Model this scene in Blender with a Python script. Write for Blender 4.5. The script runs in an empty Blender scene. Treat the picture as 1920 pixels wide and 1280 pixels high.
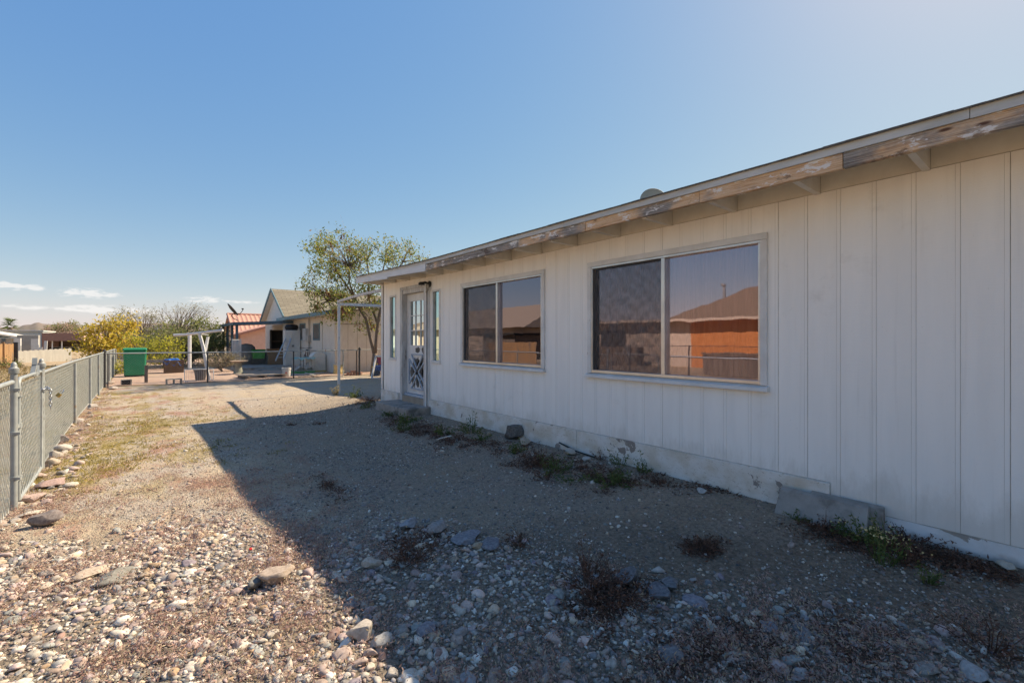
import bpy, math, random
import numpy as np
from mathutils import Vector, Matrix, noise as mnoise
R = math.radians
random.seed(7); rng = np.random.default_rng(7)
scene = bpy.context.scene
COL = scene.collection

# ------------------------------------------------------------------ camera
EYE = 1.40
YAW = math.atan2(960 - 269, 853.0)            # the house wall runs along +Y
cam_d = bpy.data.cameras.new('camera'); cam = bpy.data.objects.new('camera', cam_d); COL.objects.link(cam)
cam.location = (0, 0, EYE); cam.rotation_euler = (R(90), 0, -YAW)
cam_d.sensor_width = 36.0; cam_d.lens = 853.0 / 1920 * 36.0
cam_d.shift_y = -3 / 1920.0
cam_d.clip_start = 0.05; cam_d.clip_end = 20000
scene.camera = cam

# ------------------------------------------------------------------ world, sun, exposure
SUN_EL = R(44.4)
world = bpy.data.worlds.new('World'); scene.world = world; world.use_nodes = True
wn, wl = world.node_tree.nodes, world.node_tree.links
wn.clear()
w_out = wn.new('ShaderNodeOutputWorld'); w_bg = wn.new('ShaderNodeBackground')
sky = wn.new('ShaderNodeTexSky'); sky.sky_type = 'NISHITA'; sky.sun_disc = False
sky.sun_elevation = SUN_EL; sky.sun_rotation = R(90)
sky.altitude = 400; sky.air_density = 1.0; sky.dust_density = 0.5; sky.ozone_density = 1.6
w_bg.inputs['Strength'].default_value = 0.14
wl.new(w_bg.outputs[0], w_out.inputs[0])
def wmath(op, a, b=None, c=None):
    n = wn.new('ShaderNodeMath'); n.operation = op
    for i, v in enumerate((a, b, c)):
        if v is None: continue
        if isinstance(v, (int, float)): n.inputs[i].default_value = v
        else: wl.new(v, n.inputs[i])
    return n.outputs[0]
def px_dir(px, py):
    c, s = math.cos(YAW), math.sin(YAW); X = (px - 960) / 853.0
    return (s + X * c, c - X * s, (637 - py) / 853.0)
w_tc = wn.new('ShaderNodeTexCoord'); w_sep = wn.new('ShaderNodeSeparateXYZ'); wl.new(w_tc.outputs['Generated'], w_sep.inputs[0])
az = wmath('ARCTAN2', w_sep.outputs[0], w_sep.outputs[1]); el = wmath('ARCSINE', w_sep.outputs[2])
w_cmb = wn.new('ShaderNodeCombineXYZ'); wl.new(wmath('MULTIPLY', az, 1.0), w_cmb.inputs[0]); wl.new(wmath('MULTIPLY', el, 3.2), w_cmb.inputs[1])
w_noi = wn.new('ShaderNodeTexNoise'); w_noi.inputs['Scale'].default_value = 42; w_noi.inputs['Detail'].default_value = 7; w_noi.inputs['Roughness'].default_value = .62
wl.new(w_cmb.outputs[0], w_noi.inputs['Vector'])
cloud = None
# small fair-weather clouds low over the hills: centre as azimuth / elevation, half width, half height (radians)
for (cx, cy, hw, hh, st) in ((30, 537, 58, 6, 1.0), (160, 550, 56, 8, 1.1), (185, 580, 88, 8, 1.0), (55, 576, 50, 5, .7), (262, 586, 60, 9, .8), (385, 562, 34, 6, .9), (10, 531, 26, 4, .8), (-160, 560, 120, 12, 1.0), (445, 566, 40, 4, .6), (1500, 300, 1, 1, 0)):
    if st == 0: continue
    d = px_dir(cx, cy); a0 = math.atan2(d[0], d[1]); e0 = math.atan2(d[2], math.hypot(d[0], d[1]))
    k = math.hypot(d[0], d[1])
    da = wmath('MULTIPLY', wmath('SUBTRACT', az, a0), k * k * 853 / hw); de = wmath('MULTIPLY', wmath('SUBTRACT', el, e0), k * 853 / hh)
    q = wmath('ADD', wmath('MULTIPLY', da, da), wmath('MULTIPLY', de, de))
    g = wmath('MULTIPLY', wmath('EXPONENT', wmath('MULTIPLY', q, -0.8)), st)
    cloud = g if cloud is None else wmath('MAXIMUM', cloud, g)
cm = wmath('MULTIPLY', cloud, wmath('ADD', wmath('MULTIPLY', w_noi.outputs[0], 4.6), -1.55))
w_mr = wn.new('ShaderNodeMapRange'); w_mr.interpolation_type = 'SMOOTHSTEP'
w_mr.inputs['From Min'].default_value = 0.18; w_mr.inputs['From Max'].default_value = 0.75; w_mr.inputs['To Max'].default_value = 0.68
wl.new(cm, w_mr.inputs[0])
w_hsv = wn.new('ShaderNodeHueSaturation'); w_hsv.inputs['Saturation'].default_value = 1.2
wl.new(sky.outputs[0], w_hsv.inputs['Color'])
w_sc = wn.new('ShaderNodeSeparateColor'); w_cc = wn.new('ShaderNodeCombineColor'); wl.new(w_hsv.outputs[0], w_sc.inputs[0])
for k_, (g_, m_) in enumerate(((.78, .64), (.573, .795), (.183, 1.60))):       # soft tonal response of a hazy winter sky
    wl.new(wmath('MULTIPLY', wmath('POWER', w_sc.outputs[k_], g_), m_), w_cc.inputs[k_])
w_mix = wn.new('ShaderNodeMix'); w_mix.data_type = 'RGBA'
wl.new(w_mr.outputs[0], w_mix.inputs[0]); wl.new(w_cc.outputs[0], w_mix.inputs[6]); w_mix.inputs[7].default_value = (3.1, 3.0, 2.9, 1)
wl.new(w_mix.outputs[2], w_bg.inputs['Color'])

sun_d = bpy.data.lights.new('sun', 'SUN'); sun_d.energy = 3.85; sun_d.angle = R(0.53); sun_d.color = (1.0, 0.86, 0.655)
sun = bpy.data.objects.new('sun', sun_d); COL.objects.link(sun); sun.location = (30, 0, 40)
sun.rotation_euler = (0, R(90) - SUN_EL, 0)
vs = scene.view_settings
vs.view_transform = 'Standard'; vs.look = 'None'; vs.gamma = 1; vs.use_curve_mapping = False; vs.exposure = 1.22
scene.cycles.max_bounces = 6; scene.cycles.diffuse_bounces = 4; scene.cycles.glossy_bounces = 3; scene.cycles.transparent_max_bounces = 16
scene.cycles.use_adaptive_sampling = True; scene.cycles.adaptive_threshold = 0.02
scene.cycles.use_denoising = True

# ------------------------------------------------------------------ helpers
def sstep(a, b, x):
    t = np.clip((x - a) / (b - a), 0, 1); return t * t * (3 - 2 * t)
def ground_h(s, t):
    s = np.asarray(s, float); t = np.asarray(t, float)
    wall = .125 * sstep(2.1, 3.7, s) * (1 - sstep(9.5, 13, t)) * (1 - sstep(14, 20, s))
    mound = .085 * sstep(4.6, 2.4, t) * sstep(-.75, .4, s) * sstep(-6, -3, t)
    lump = .012 * np.sin(s * 2.1 + 1.3 * np.sin(t * .9)) * np.sin(t * 1.7 + s) * (1 - sstep(20, 40, np.abs(t)))
    return np.maximum(wall, mound) + lump
def gz(s, t): return float(ground_h(s, t))
CY, SY = math.cos(YAW), math.sin(YAW)
def ray(px, py):
    X = (px - 960) / 853.0
    return Vector((SY + X * CY, CY - X * SY, (637 - py) / 853.0))
def ground_at(px, py):
    r = ray(px, py); z = 0.0
    for _ in range(8):
        k = (z - EYE) / r.z; z = gz(r.x * k, r.y * k)
    return Vector((r.x * k, r.y * k, z))
def at_t(px, py, t):
    r = ray(px, py); k = t / r.y; return Vector((r.x * k, t, EYE + r.z * k))
def at_x(px, py, x):
    r = ray(px, py); k = x / r.x; return Vector((x, r.y * k, EYE + r.z * k))

class MB:
    def __init__(s): s.v = []; s.f = []; s.m = []
    def add(s, vs, fs, mi=0):
        o = len(s.v); s.v.extend([tuple(q) for q in vs]); s.f.extend([tuple(i + o for i in f) for f in fs]); s.m.extend([mi] * len(fs)); return s
    def box(s, x0, x1, y0, y1, z0, z1, mi=0):
        return s.add([(x0,y0,z0),(x1,y0,z0),(x1,y1,z0),(x0,y1,z0),(x0,y0,z1),(x1,y0,z1),(x1,y1,z1),(x0,y1,z1)],
                     [(0,3,2,1),(4,5,6,7),(0,1,5,4),(1,2,6,5),(2,3,7,6),(3,0,4,7)], mi)
    def hexa(s, p, mi=0):      # eight corners, bottom ring then top ring
        return s.add(p, [(0,3,2,1),(4,5,6,7),(0,1,5,4),(1,2,6,5),(2,3,7,6),(3,0,4,7)], mi)
    def obox(s, c, size, rot=None, mi=0):
        h = Vector(size) / 2; M = rot if rot is not None else Matrix.Identity(3); c = Vector(c)
        p = [c + M @ Vector((x*h.x, y*h.y, z*h.z)) for z in (-1,1) for (x,y) in ((-1,-1),(1,-1),(1,1),(-1,1))]
        return s.hexa(p, mi)
    def bar(s, a, b, w, h, mi=0, up=(0,0,1)):
        a = Vector(a); b = Vector(b); d = (b - a).normalized(); u = Vector(up)
        x = d.cross(u)
        if x.length < 1e-4: x = d.cross(Vector((1,0,0)))
        x.normalize(); y = x.cross(d).normalized()
        p = [q + x*(w/2*i) + y*(h/2*j) for q in (a, b) for (i,j) in ((-1,-1),(1,-1),(1,1),(-1,1))]
        return s.hexa(p, mi)
    def tube(s, pts, rad, n=8, mi=0, cap=True):
        pts = [Vector(p) for p in pts]; N = len(pts)
        rad = [rad]*N if isinstance(rad, (int,float)) else rad
        vs = []; ref = Vector((0.31,0.2,0.93))
        px = None
        for i, p in enumerate(pts):
            d = (pts[min(i+1,N-1)] - pts[max(i-1,0)])
            if d.length < 1e-9: d = Vector((0,0,1))
            d.normalize()
            x = d.cross(ref) if px is None else px - d * px.dot(d)
            if x.length < 1e-3: x = d.cross(Vector((1,0,0)))
            x.normalize(); px = x; y = d.cross(x)
            for k in range(n):
                a = 2*math.pi*k/n; vs.append(p + (x*math.cos(a) + y*math.sin(a))*rad[i])
        fs = [(i*n+k, i*n+(k+1)%n, (i+1)*n+(k+1)%n, (i+1)*n+k) for i in range(N-1) for k in range(n)]
        if cap: fs += [tuple(range(n-1,-1,-1)), tuple((N-1)*n+k for k in range(n))]
        return s.add(vs, fs, mi)
    def lathe(s, prof, c=(0,0,0), n=20, mi=0, rot=None):
        vs = []; M = rot if rot is not None else Matrix.Identity(3); c = Vector(c)
        for (r, z) in prof:
            for k in range(n):
                a = 2*math.pi*k/n; vs.append(c + M @ Vector((r*math.cos(a), r*math.sin(a), z)))
        P = len(prof)
        fs = [(i*n+k, i*n+(k+1)%n, (i+1)*n+(k+1)%n, (i+1)*n+k) for i in range(P-1) for k in range(n)]
        fs += [tuple(range(n-1,-1,-1)), tuple((P-1)*n+k for k in range(n))]
        return s.add(vs, fs, mi)
    def prism(s, poly, axis, a, b, mi=0):   # 2-D polygon extruded along an axis; poly in the other two axes in order
        def P(u, v, w):
            return {'x': (w,u,v), 'y': (u,w,v), 'z': (u,v,w)}[axis]
        n = len(poly); vs = [P(u,v,a) for u,v in poly] + [P(u,v,b) for u,v in poly]
        fs = [tuple(range(n-1,-1,-1)), tuple(range(n,2*n))] + [(i,(i+1)%n,n+(i+1)%n,n+i) for i in range(n)]
        return s.add(vs, fs, mi)
    def build(s, name, mat, parent=None, smooth=False, bevel=0, fix=True):
        me = bpy.data.meshes.new(name)
        off = Vector((0,0,0)); q = parent
        while q is not None: off += q.location; q = q.parent
        v = [(a-off.x, b-off.y, c-off.z) for a,b,c in s.v]
        me.from_pydata(v, [], s.f)
        mats = mat if isinstance(mat, (list,tuple)) else [mat]
        for m in mats: me.materials.append(m)
        if len(mats) > 1: me.polygons.foreach_set('material_index', s.m)
        if fix:
            import bmesh
            bm = bmesh.new(); bm.from_mesh(me); bmesh.ops.recalc_face_normals(bm, faces=bm.faces); bm.to_mesh(me); bm.free()
        if smooth:
            me.polygons.foreach_set('use_smooth', [True]*len(me.polygons))
            if smooth == 'auto': me.set_sharp_from_angle(angle=R(40))
        ob = bpy.data.objects.new(name, me); COL.objects.link(ob)
        if parent is not None: ob.parent = parent
        if bevel:
            b = ob.modifiers.new('bevel', 'BEVEL'); b.width = bevel; b.segments = 2; b.limit_method = 'ANGLE'
        return ob
def tag(o, label=None, cat=None, group=None, kind=None):
    if label: o['label'] = label
    if cat: o['category'] = cat
    if group: o['group'] = group
    if kind: o['kind'] = kind
    return o
def thing(name, label, cat, loc, group=None):
    o = bpy.data.objects.new(name, None); COL.objects.link(o); o.location = loc; o.empty_display_size = .2
    return tag(o, label, cat, group)
def nmesh(name, V, F, mat, parent=None, smooth=False, col=None, mi=None):
    """mesh from numpy arrays; F has one width; col = per-vertex colour"""
    me = bpy.data.meshes.new(name); V = np.asarray(V, np.float32); F = np.asarray(F, np.int32)
    off = np.zeros(3); q = parent
    while q is not None: off += np.array(q.location); q = q.parent
    V = V - off.astype(np.float32)
    me.vertices.add(len(V)); me.vertices.foreach_set('co', V.ravel())
    k = F.shape[1]; me.loops.add(F.size); me.loops.foreach_set('vertex_index', F.ravel())
    me.polygons.add(len(F)); me.polygons.foreach_set('loop_start', np.arange(0, F.size, k, dtype=np.int32))
    if smooth: me.polygons.foreach_set('use_smooth', np.ones(len(F), bool))
    for q in (mat if isinstance(mat, (list, tuple)) else [mat]): me.materials.append(q)
    if mi is not None: me.polygons.foreach_set('material_index', np.asarray(mi, np.int32))
    me.update(calc_edges=True)
    if col is not None:
        at = me.attributes.new('col', 'FLOAT_COLOR', 'POINT'); c4 = np.ones((len(V),4), np.float32); c4[:,:3] = col; at.data.foreach_set('color', c4.ravel())
    me.validate(); ob = bpy.data.objects.new(name, me); COL.objects.link(ob)
    if parent is not None: ob.parent = parent
    return ob

# ------------------------------------------------------------------ materials
def new_mat(name):
    m = bpy.data.materials.new(name); m.use_nodes = True
    return m, m.node_tree.nodes, m.node_tree.links, m.node_tree.nodes['Principled BSDF']
class NT:
    """tiny node builder"""
    def __init__(s, m): s.n = m.node_tree.nodes; s.l = m.node_tree.links
    def put(s, sock, v):
        if v is None: return
        if hasattr(v, 'is_linked') or hasattr(v, 'links'): s.l.new(v, sock)
        else:
            if isinstance(v, tuple) and len(v) == 3 and sock.type == 'RGBA': v = (*v, 1)
            sock.default_value = v
    def pos(s, scale=(1,1,1), obj=False, rot=(0,0,0)):
        if obj: o = s.n.new('ShaderNodeTexCoord').outputs['Object']
        else: o = s.n.new('ShaderNodeNewGeometry').outputs['Position']
        mp = s.n.new('ShaderNodeMapping'); s.l.new(o, mp.inputs[0]); mp.inputs['Scale'].default_value = scale; mp.inputs['Rotation'].default_value = rot
        return mp.outputs[0]
    def noise(s, vec, scale, detail=4, rough=.55, dist=0):
        n = s.n.new('ShaderNodeTexNoise'); s.put(n.inputs['Vector'], vec); n.inputs['Scale'].default_value = scale; n.inputs['Detail'].default_value = detail
        n.inputs['Roughness'].default_value = rough; n.inputs['Distortion'].default_value = dist; return n.outputs[0]
    def voro(s, vec, scale, out='Distance', feature='F1', rnd=1):
        n = s.n.new('ShaderNodeTexVoronoi'); n.feature = feature; s.put(n.inputs['Vector'], vec); n.inputs['Scale'].default_value = scale; n.inputs['Randomness'].default_value = rnd; return n.outputs[out]
    def ramp(s, f, stops, interp='LINEAR'):
        n = s.n.new('ShaderNodeValToRGB'); n.color_ramp.interpolation = interp; e = n.color_ramp.elements
        while len(e) < len(stops): e.new(0.5)
        for i, (p, c) in enumerate(stops):
            e[i].position = p; e[i].color = (c,c,c,1) if isinstance(c,(int,float)) else (*c,1)
        s.put(n.inputs[0], f); return n.outputs[0]
    def rng(s, f, a, b, lo=0, hi=1):
        n = s.n.new('ShaderNodeMapRange'); n.interpolation_type = 'SMOOTHSTEP'; s.put(n.inputs[0], f)
        n.inputs[1].default_value = a; n.inputs[2].default_value = b; n.inputs[3].default_value = lo; n.inputs[4].default_value = hi; return n.outputs[0]
    def mix(s, f, a, b, mode='MIX'):
        n = s.n.new('ShaderNodeMix'); n.data_type = 'RGBA'; n.blend_type = mode
        s.put(n.inputs[0], f); s.put(n.inputs[6], a); s.put(n.inputs[7], b); return n.outputs[2]
    def math(s, op, a, b=None):
        n = s.n.new('ShaderNodeMath'); n.operation = op; s.put(n.inputs[0], a); s.put(n.inputs[1], b); return n.outputs[0]
    def bump(s, h, strength=.3, dist=.01, prev=None):
        n = s.n.new('ShaderNodeBump'); n.inputs['Strength'].default_value = strength; n.inputs['Distance'].default_value = dist
        s.put(n.inputs['Height'], h); s.put(n.inputs['Normal'], prev); return n.outputs[0]
    def island(s): return s.n.new('ShaderNodeNewGeometry').outputs['Random Per Island']
    def rand(s): return s.n.new('ShaderNodeObjectInfo').outputs['Random']
    def xyz(s):
        g = s.n.new('ShaderNodeNewGeometry').outputs['Position']; q = s.n.new('ShaderNodeSeparateXYZ'); s.l.new(g, q.inputs[0]); return q.outputs

def mottled(name, c1, c2, scale=6, rough=.7, stretch=(1,1,1), c3=None, t3=(.62,.7), s3=3, bump=.15, bscale=60, metal=0, obj=False, spec=.3, bdist=.004):
    m, n, l, b = new_mat(name); T = NT(m); v = T.pos(stretch, obj)
    c = T.mix(T.rng(T.noise(v, scale, 6, .6), .3, .7), c1, c2)
    if c3 is not None: c = T.mix(T.rng(T.noise(T.pos(stretch, obj), s3, 7, .65), *t3), c, c3)
    l.new(c, b.inputs['Base Color']); b.inputs['Roughness'].default_value = rough; b.inputs['Metallic'].default_value = metal
    b.inputs['Specular IOR Level'].default_value = spec
    if bump: l.new(T.bump(T.noise(v, bscale, 5), bump, bdist), b.inputs['Normal'])
    return m

M = {}
# painted rough-sawn siding: white paint, faint vertical runs, dirt specks, fine horizontal saw marks
m, n, l, b = new_mat('siding_paint'); T = NT(m)
c = T.mix(T.rng(T.noise(T.pos((1,5,.5)), 1.6, 5), .3, .7), (.85,.82,.775), (.90,.87,.825))
c = T.mix(T.rng(T.noise(T.pos((1,38,1.1)), 1.0, 6, .7), .60, .80, 0, .16), c, (.50,.45,.39))
c = T.mix(T.rng(T.noise(T.pos((1,1,1)), 90, 3), .70, .80, 0, .45), c, (.30,.27,.24))
c = T.mix(T.rng(T.noise(T.pos((1,1,1)), 2.2, 7, .7), .60, .78, 0, .35), c, (.55,.50,.43))
zz = T.xyz()[2]; spl = T.math('ADD', zz, T.math('MULTIPLY', T.noise(T.pos((1,3,1)), 3.0, 6, .7), -.55))
c = T.mix(T.rng(T.noise(T.pos((1,14,.5)), 1.3, 5, .65), .55, .75, 0, .14), c, (.42,.38,.33))
c = T.mix(T.rng(spl, .02, .26, .32, 0), c, (.40,.34,.26))      # mud splashed up from the ground
l.new(c, b.inputs['Base Color']); b.inputs['Roughness'].default_value = .62; b.inputs['Specular IOR Level'].default_value = .3
h = T.noise(T.pos((1,8,160)), 1.0, 4); l.new(T.bump(h, .22, .003, T.bump(T.noise(T.pos((1,40,8)), 1, 5), .18, .004)), b.inputs['Normal']); M['siding'] = m
M['groove'] = mottled('siding_groove', (.60,.57,.52), (.34,.31,.27), 9, .85, (1,1,.6))
M['trim'] = mottled('white_trim_paint', (.72,.71,.69), (.62,.60,.57), 5, .5, (1,1,1), (.36,.32,.27), (.66,.72), 9)
M['worn_trim'] = mottled('worn_door_frame_paint', (.60,.59,.57), (.40,.38,.36), 5, .65, (3,3,.5), (.20,.17,.15), (.60,.66), 5)
M['tail'] = mottled('cream_eave_paint', (.76,.71,.62), (.68,.62,.53), 6, .7, (1,1,1), (.36,.28,.20), (.72,.78), 6)
M['drip'] = mottled('grey_white_flashing', (.56,.57,.56), (.42,.43,.42), 3, .5, (1,1,6), (.34,.32,.29), (.66,.72), 7, bump=.05)
M['fascia_white'] = mottled('white_fascia_paint', (.66,.68,.70), (.58,.59,.60), 5, .55, (1,.5,4), (.38,.32,.25), (.74,.78), 6)
m, n, l, b = new_mat('weathered_fascia_wood'); T = NT(m)
g = T.noise(T.pos((6,1.0,30)), 3.0, 6, .62, 1.6)
blk = T.math('ADD', T.noise(T.pos((.4,1,1.6)), 1.9, 5, .6), T.math('MULTIPLY', T.math('SUBTRACT', T.rand(), .5), .16))
tan_ = T.ramp(g, [(.28,(.26,.13,.06)), (.42,(.56,.34,.18)), (.58,(.66,.48,.31)), (.75,(.46,.29,.16))])
gry = T.ramp(g, [(.28,(.06,.052,.045)), (.45,(.20,.18,.16)), (.62,(.36,.33,.30)), (.8,(.25,.21,.17))])
c = T.mix(T.rng(blk, .43, .57), tan_, gry)
kn = T.voro(T.pos((1,1.6,5)), 1.7); c = T.mix(T.rng(kn, .05, .13, 1, 0), c, (.10,.045,.025))
c = T.mix(T.rng(T.noise(T.pos((1,3,9)), 2.0, 6, .7), .55, .60, 0, .92), c, (.72,.70,.67))
c = T.mix(T.rng(T.noise(T.pos((1,2.2,4)), 2.3, 5, .65), .58, .66, 0, .75), c, (.085,.05,.03))
l.new(c, b.inputs['Base Color']); b.inputs['Roughness'].default_value = .8
l.new(T.bump(g, .5, .006), b.inputs['Normal']); M['fascia'] = m
M['rot'] = mottled('rotten_red_wood', (.30,.10,.04), (.16,.05,.02), 20, .9)
# peeling white foundation
m, n, l, b = new_mat('peeling_foundation'); T = NT(m)
c = T.mix(T.rng(T.noise(T.pos(), 7, 5), .3, .7), (.74,.74,.74), (.60,.585,.56))
pk = T.noise(T.pos((1,1,1.5)), 3.1, 7, .6, .3); z = T.xyz()[2]
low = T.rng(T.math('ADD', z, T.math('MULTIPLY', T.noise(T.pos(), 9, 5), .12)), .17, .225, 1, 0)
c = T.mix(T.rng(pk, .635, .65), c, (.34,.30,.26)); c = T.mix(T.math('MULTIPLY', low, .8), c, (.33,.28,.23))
l.new(c, b.inputs['Base Color']); b.inputs['Roughness'].default_value = .85
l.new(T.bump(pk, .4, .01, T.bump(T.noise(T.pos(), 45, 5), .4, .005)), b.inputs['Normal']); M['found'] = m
m, n, l, b = new_mat('cracked_skirt_paint'); T = NT(m)
c = T.mix(T.rng(T.noise(T.pos((1,.7,1)), 6, 6), .35, .7), (.74,.71,.66), (.60,.53,.43))
cr = T.noise(T.pos((1,2.2,7)), 8, 8, .75, 2.0); c = T.mix(T.rng(cr, .56, .64, 0, .8), c, (.32,.24,.15))
pk = T.noise(T.pos((1,1.2,1.3)), 2.1, 7, .62, .4); yy = T.xyz()[1]; pk = T.math('ADD', pk, T.math('MULTIPLY', T.math('MULTIPLY', T.rng(yy, 2.3, 3.0), T.rng(yy, 4.2, 4.9, 1, 0)), .10))
c = T.mix(T.rng(pk, .635, .645), c, (.27,.23,.20))
l.new(c, b.inputs['Base Color']); b.inputs['Roughness'].default_value = .8; l.new(T.bump(cr, .5, .004, T.bump(pk, .3, .006)), b.inputs['Normal']); M['skirt'] = m
M['concrete'] = mottled('grey_concrete', (.36,.325,.285), (.26,.235,.205), 6, .9, c3=(.16,.14,.12), t3=(.50,.66), s3=3, bump=.35, bscale=70)
M['shingle'] = mottled('asphalt_shingle', (.14,.13,.12), (.08,.075,.07), 30, .95, bump=.6, bscale=90)
M['alu'] = mottled('brushed_aluminium', (.66,.65,.62), (.55,.54,.52), 5, .32, (1,1,1), (.38,.36,.33), (.66,.74), 8, metal=.75, bump=.05)
M['dark'] = mottled('dark_interior', (.05,.045,.04), (.035,.03,.028), 3, .9, bump=0)
M['curtain'] = mottled('sheer_curtain', (.78,.71,.66), (.52,.47,.44), 3, .9, (1,10,.4), bump=0)
def glass_mat(name, tint, refl, trans, rough=.0, wav=0):
    m = bpy.data.materials.new(name); m.use_nodes = True; T = NT(m); T.n.remove(T.n['Principled BSDF'])
    gl = T.n.new('ShaderNodeBsdfGlossy'); gl.inputs['Color'].default_value = (*tint,1); gl.inputs['Roughness'].default_value = rough
    tr = T.n.new('ShaderNodeBsdfTransparent'); tr.inputs['Color'].default_value = (*trans,1)
    mx = T.n.new('ShaderNodeMixShader'); fr = T.n.new('ShaderNodeFresnel'); fr.inputs['IOR'].default_value = 1.5
    T.l.new(T.math('ADD', fr.outputs[0], refl), mx.inputs[0]); T.l.new(tr.outputs[0], mx.inputs[1]); T.l.new(gl.outputs[0], mx.inputs[2])
    T.l.new(mx.outputs[0], T.n['Material Output'].inputs['Surface'])
    if wav: T.l.new(T.bump(T.noise(T.pos(), 3.0, 2), wav, .01), gl.inputs['Normal'])
    return m
M['glass'] = glass_mat('tinted_window_glass', (.80,.75,.92), .20, (.80,.72,.70), .012, .05)
M['glass_door'] = glass_mat('door_glass', (.85,.95,.97), .58, (.5,.55,.55), 0, .02)
M['glass_teal'] = glass_mat('teal_sidelight_glass', (.66,.88,.88), .60, (.25,.42,.40), .02)
m = bpy.data.materials.new('insect_screen'); m.use_nodes = True; T = NT(m); b = T.n['Principled BSDF']
b.inputs['Base Color'].default_value = (.085,.082,.095,1); b.inputs['Roughness'].default_value = .32
tr = T.n.new('ShaderNodeBsdfTransparent'); mx = T.n.new('ShaderNodeMixShader')
q_ = T.xyz(); dn = T.noise(T.pos(), 2.2, 3); d2 = T.noise(T.pos((1,1.3,.8)), 3.1, 3)
sy_ = T.math('SINE', T.math('ADD', T.math('MULTIPLY', q_[1], 46), T.math('MULTIPLY', dn, 16))); sz_ = T.math('SINE', T.math('ADD', T.math('MULTIPLY', q_[2], 44), T.math('MULTIPLY', d2, 14)))
wv = T.math('MULTIPLY', T.math('ADD', T.math('MULTIPLY', sy_, sz_), 1.0), .5)        # moire of the doubled mesh
T.l.new(T.math('ADD', T.math('MULTIPLY', wv, .30), .30), mx.inputs[0])
T.l.new(b.outputs[0], mx.inputs[2]); T.l.new(tr.outputs[0], mx.inputs[1]); T.l.new(mx.outputs[0], T.n['Material Output'].inputs['Surface']); M['screen'] = m
M['galv'] = mottled('galvanised_steel', (.36,.375,.36), (.27,.28,.27), 8, .5, metal=.15, c3=(.30,.23,.16), t3=(.56,.70), s3=4.5, bump=.05)
M['wire'] = mottled('galvanised_wire', (.44,.455,.42), (.35,.36,.33), 8, .5, metal=.1, bump=0)
M['darkpost'] = mottled('dark_steel', (.07,.07,.075), (.05,.045,.045), 8, .6, metal=.3)
M['black'] = mottled('black_plastic', (.03,.03,.03), (.02,.02,.02), 8, .5)
M['brass'] = mottled('brass', (.55,.38,.12), (.42,.28,.09), 20, .35, metal=.8, bump=0)
M['chrome'] = mottled('chrome_links', (.55,.57,.62), (.45,.47,.5), 20, .25, metal=.9, bump=0)

# ground: sand with fine gravel, dry olive growth and reddish patches
m, n, l, b = new_mat('yard_ground'); T = NT(m); P0 = T.pos(); X, Y, Z = T.xyz()[:3]
big = T.noise(P0, .55, 6, .6); mid = T.noise(P0, 2.4, 7, .65); fine = T.noise(P0, 34, 6, .7)
sand = T.mix(T.rng(mid, .3, .7), (.42,.315,.195), (.50,.385,.25)); 
grit = T.mix(T.rng(fine, .32, .68), (.25,.215,.18), (.52,.45,.37))
c = T.mix(T.rng(T.noise(P0, 1.3, 5, .6), .42, .60, .35, .85), sand, grit)
peb = T.ramp(T.voro(P0, 62, 'Color'), [(.15,(.16,.15,.15)), (.4,(.33,.30,.27)), (.62,(.44,.40,.36)), (.85,(.62,.58,.53))])
pd = T.voro(P0, 62); c = T.mix(T.math('MULTIPLY', T.rng(pd, .22, .38, 1, 0), T.rng(T.noise(P0, 1.7, 5, .6), .34, .62, .15, .9)), c, peb)
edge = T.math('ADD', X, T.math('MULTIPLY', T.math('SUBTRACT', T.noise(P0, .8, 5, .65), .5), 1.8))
gvl_shade = T.math('MULTIPLY', T.rng(edge, .6, 1.6), T.rng(Y, 9, 13, 1, 0))  # greyer gravel on the house side, its colour also darkened to deepen the shade
c = T.mix(T.math('MULTIPLY', gvl_shade, .72), c, T.mix(T.rng(fine, .3, .7), (.19,.15,.11), (.36,.285,.21)))
c = T.mix(T.math('MULTIPLY', gvl_shade, T.rng(pd, .2, .34, .75, 0)), c, T.mix(.25, T.mix(1.0, peb, (1.15,1.0,.82), 'MULTIPLY'), (.15,.115,.085)))
bed = T.math('ADD', T.math('ADD', Y, T.math('MULTIPLY', X, .75)), T.math('MULTIPLY', T.math('SUBTRACT', T.noise(P0, 2.0, 5, .65), .5), 1.6))
c = T.mix(T.rng(bed, 4.5, 3.4, 0, .7), c, T.mix(T.rng(fine, .3, .7), (.09,.07,.05), (.25,.195,.14)))      # dark soil between the coarse stones
sunny = T.rng(X, -.2, 1.5, 1, 0)
ol = T.noise(T.pos((1,.55,1)), 1.55, 7, .68, .5); c = T.mix(T.math('MULTIPLY', T.rng(ol, .47, .60, 0, .85), T.math('MULTIPLY', sunny, T.rng(Y, 4.2, 6.5))), c, (.27,.20,.055))
rd = T.noise(T.pos((1,.6,1)), 1.8, 7, .7, .4); c = T.mix(T.math('MULTIPLY', T.rng(rd, .51, .63, 0, .75), T.math('MULTIPLY', T.rng(X, .8, 2.2, 1, 0), T.rng(Y, 2.8, 4.0))), c, (.34,.175,.125))
c = T.mix(T.rng(X, -1.0, -2.2), c, T.mix(T.rng(mid,.35,.65), (.45,.34,.22), (.36,.26,.15)))
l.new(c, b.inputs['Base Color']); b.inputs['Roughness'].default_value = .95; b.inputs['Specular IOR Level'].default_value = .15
l.new(T.bump(T.rng(pd, 0, .5, 1, 0), .75, .014, T.bump(fine, .9, .018, T.bump(mid, .5, .05))), b.inputs['Normal']); M['ground'] = m
m, n, l, b = new_mat('red_gravel'); T = NT(m); P0 = T.pos()
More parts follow.
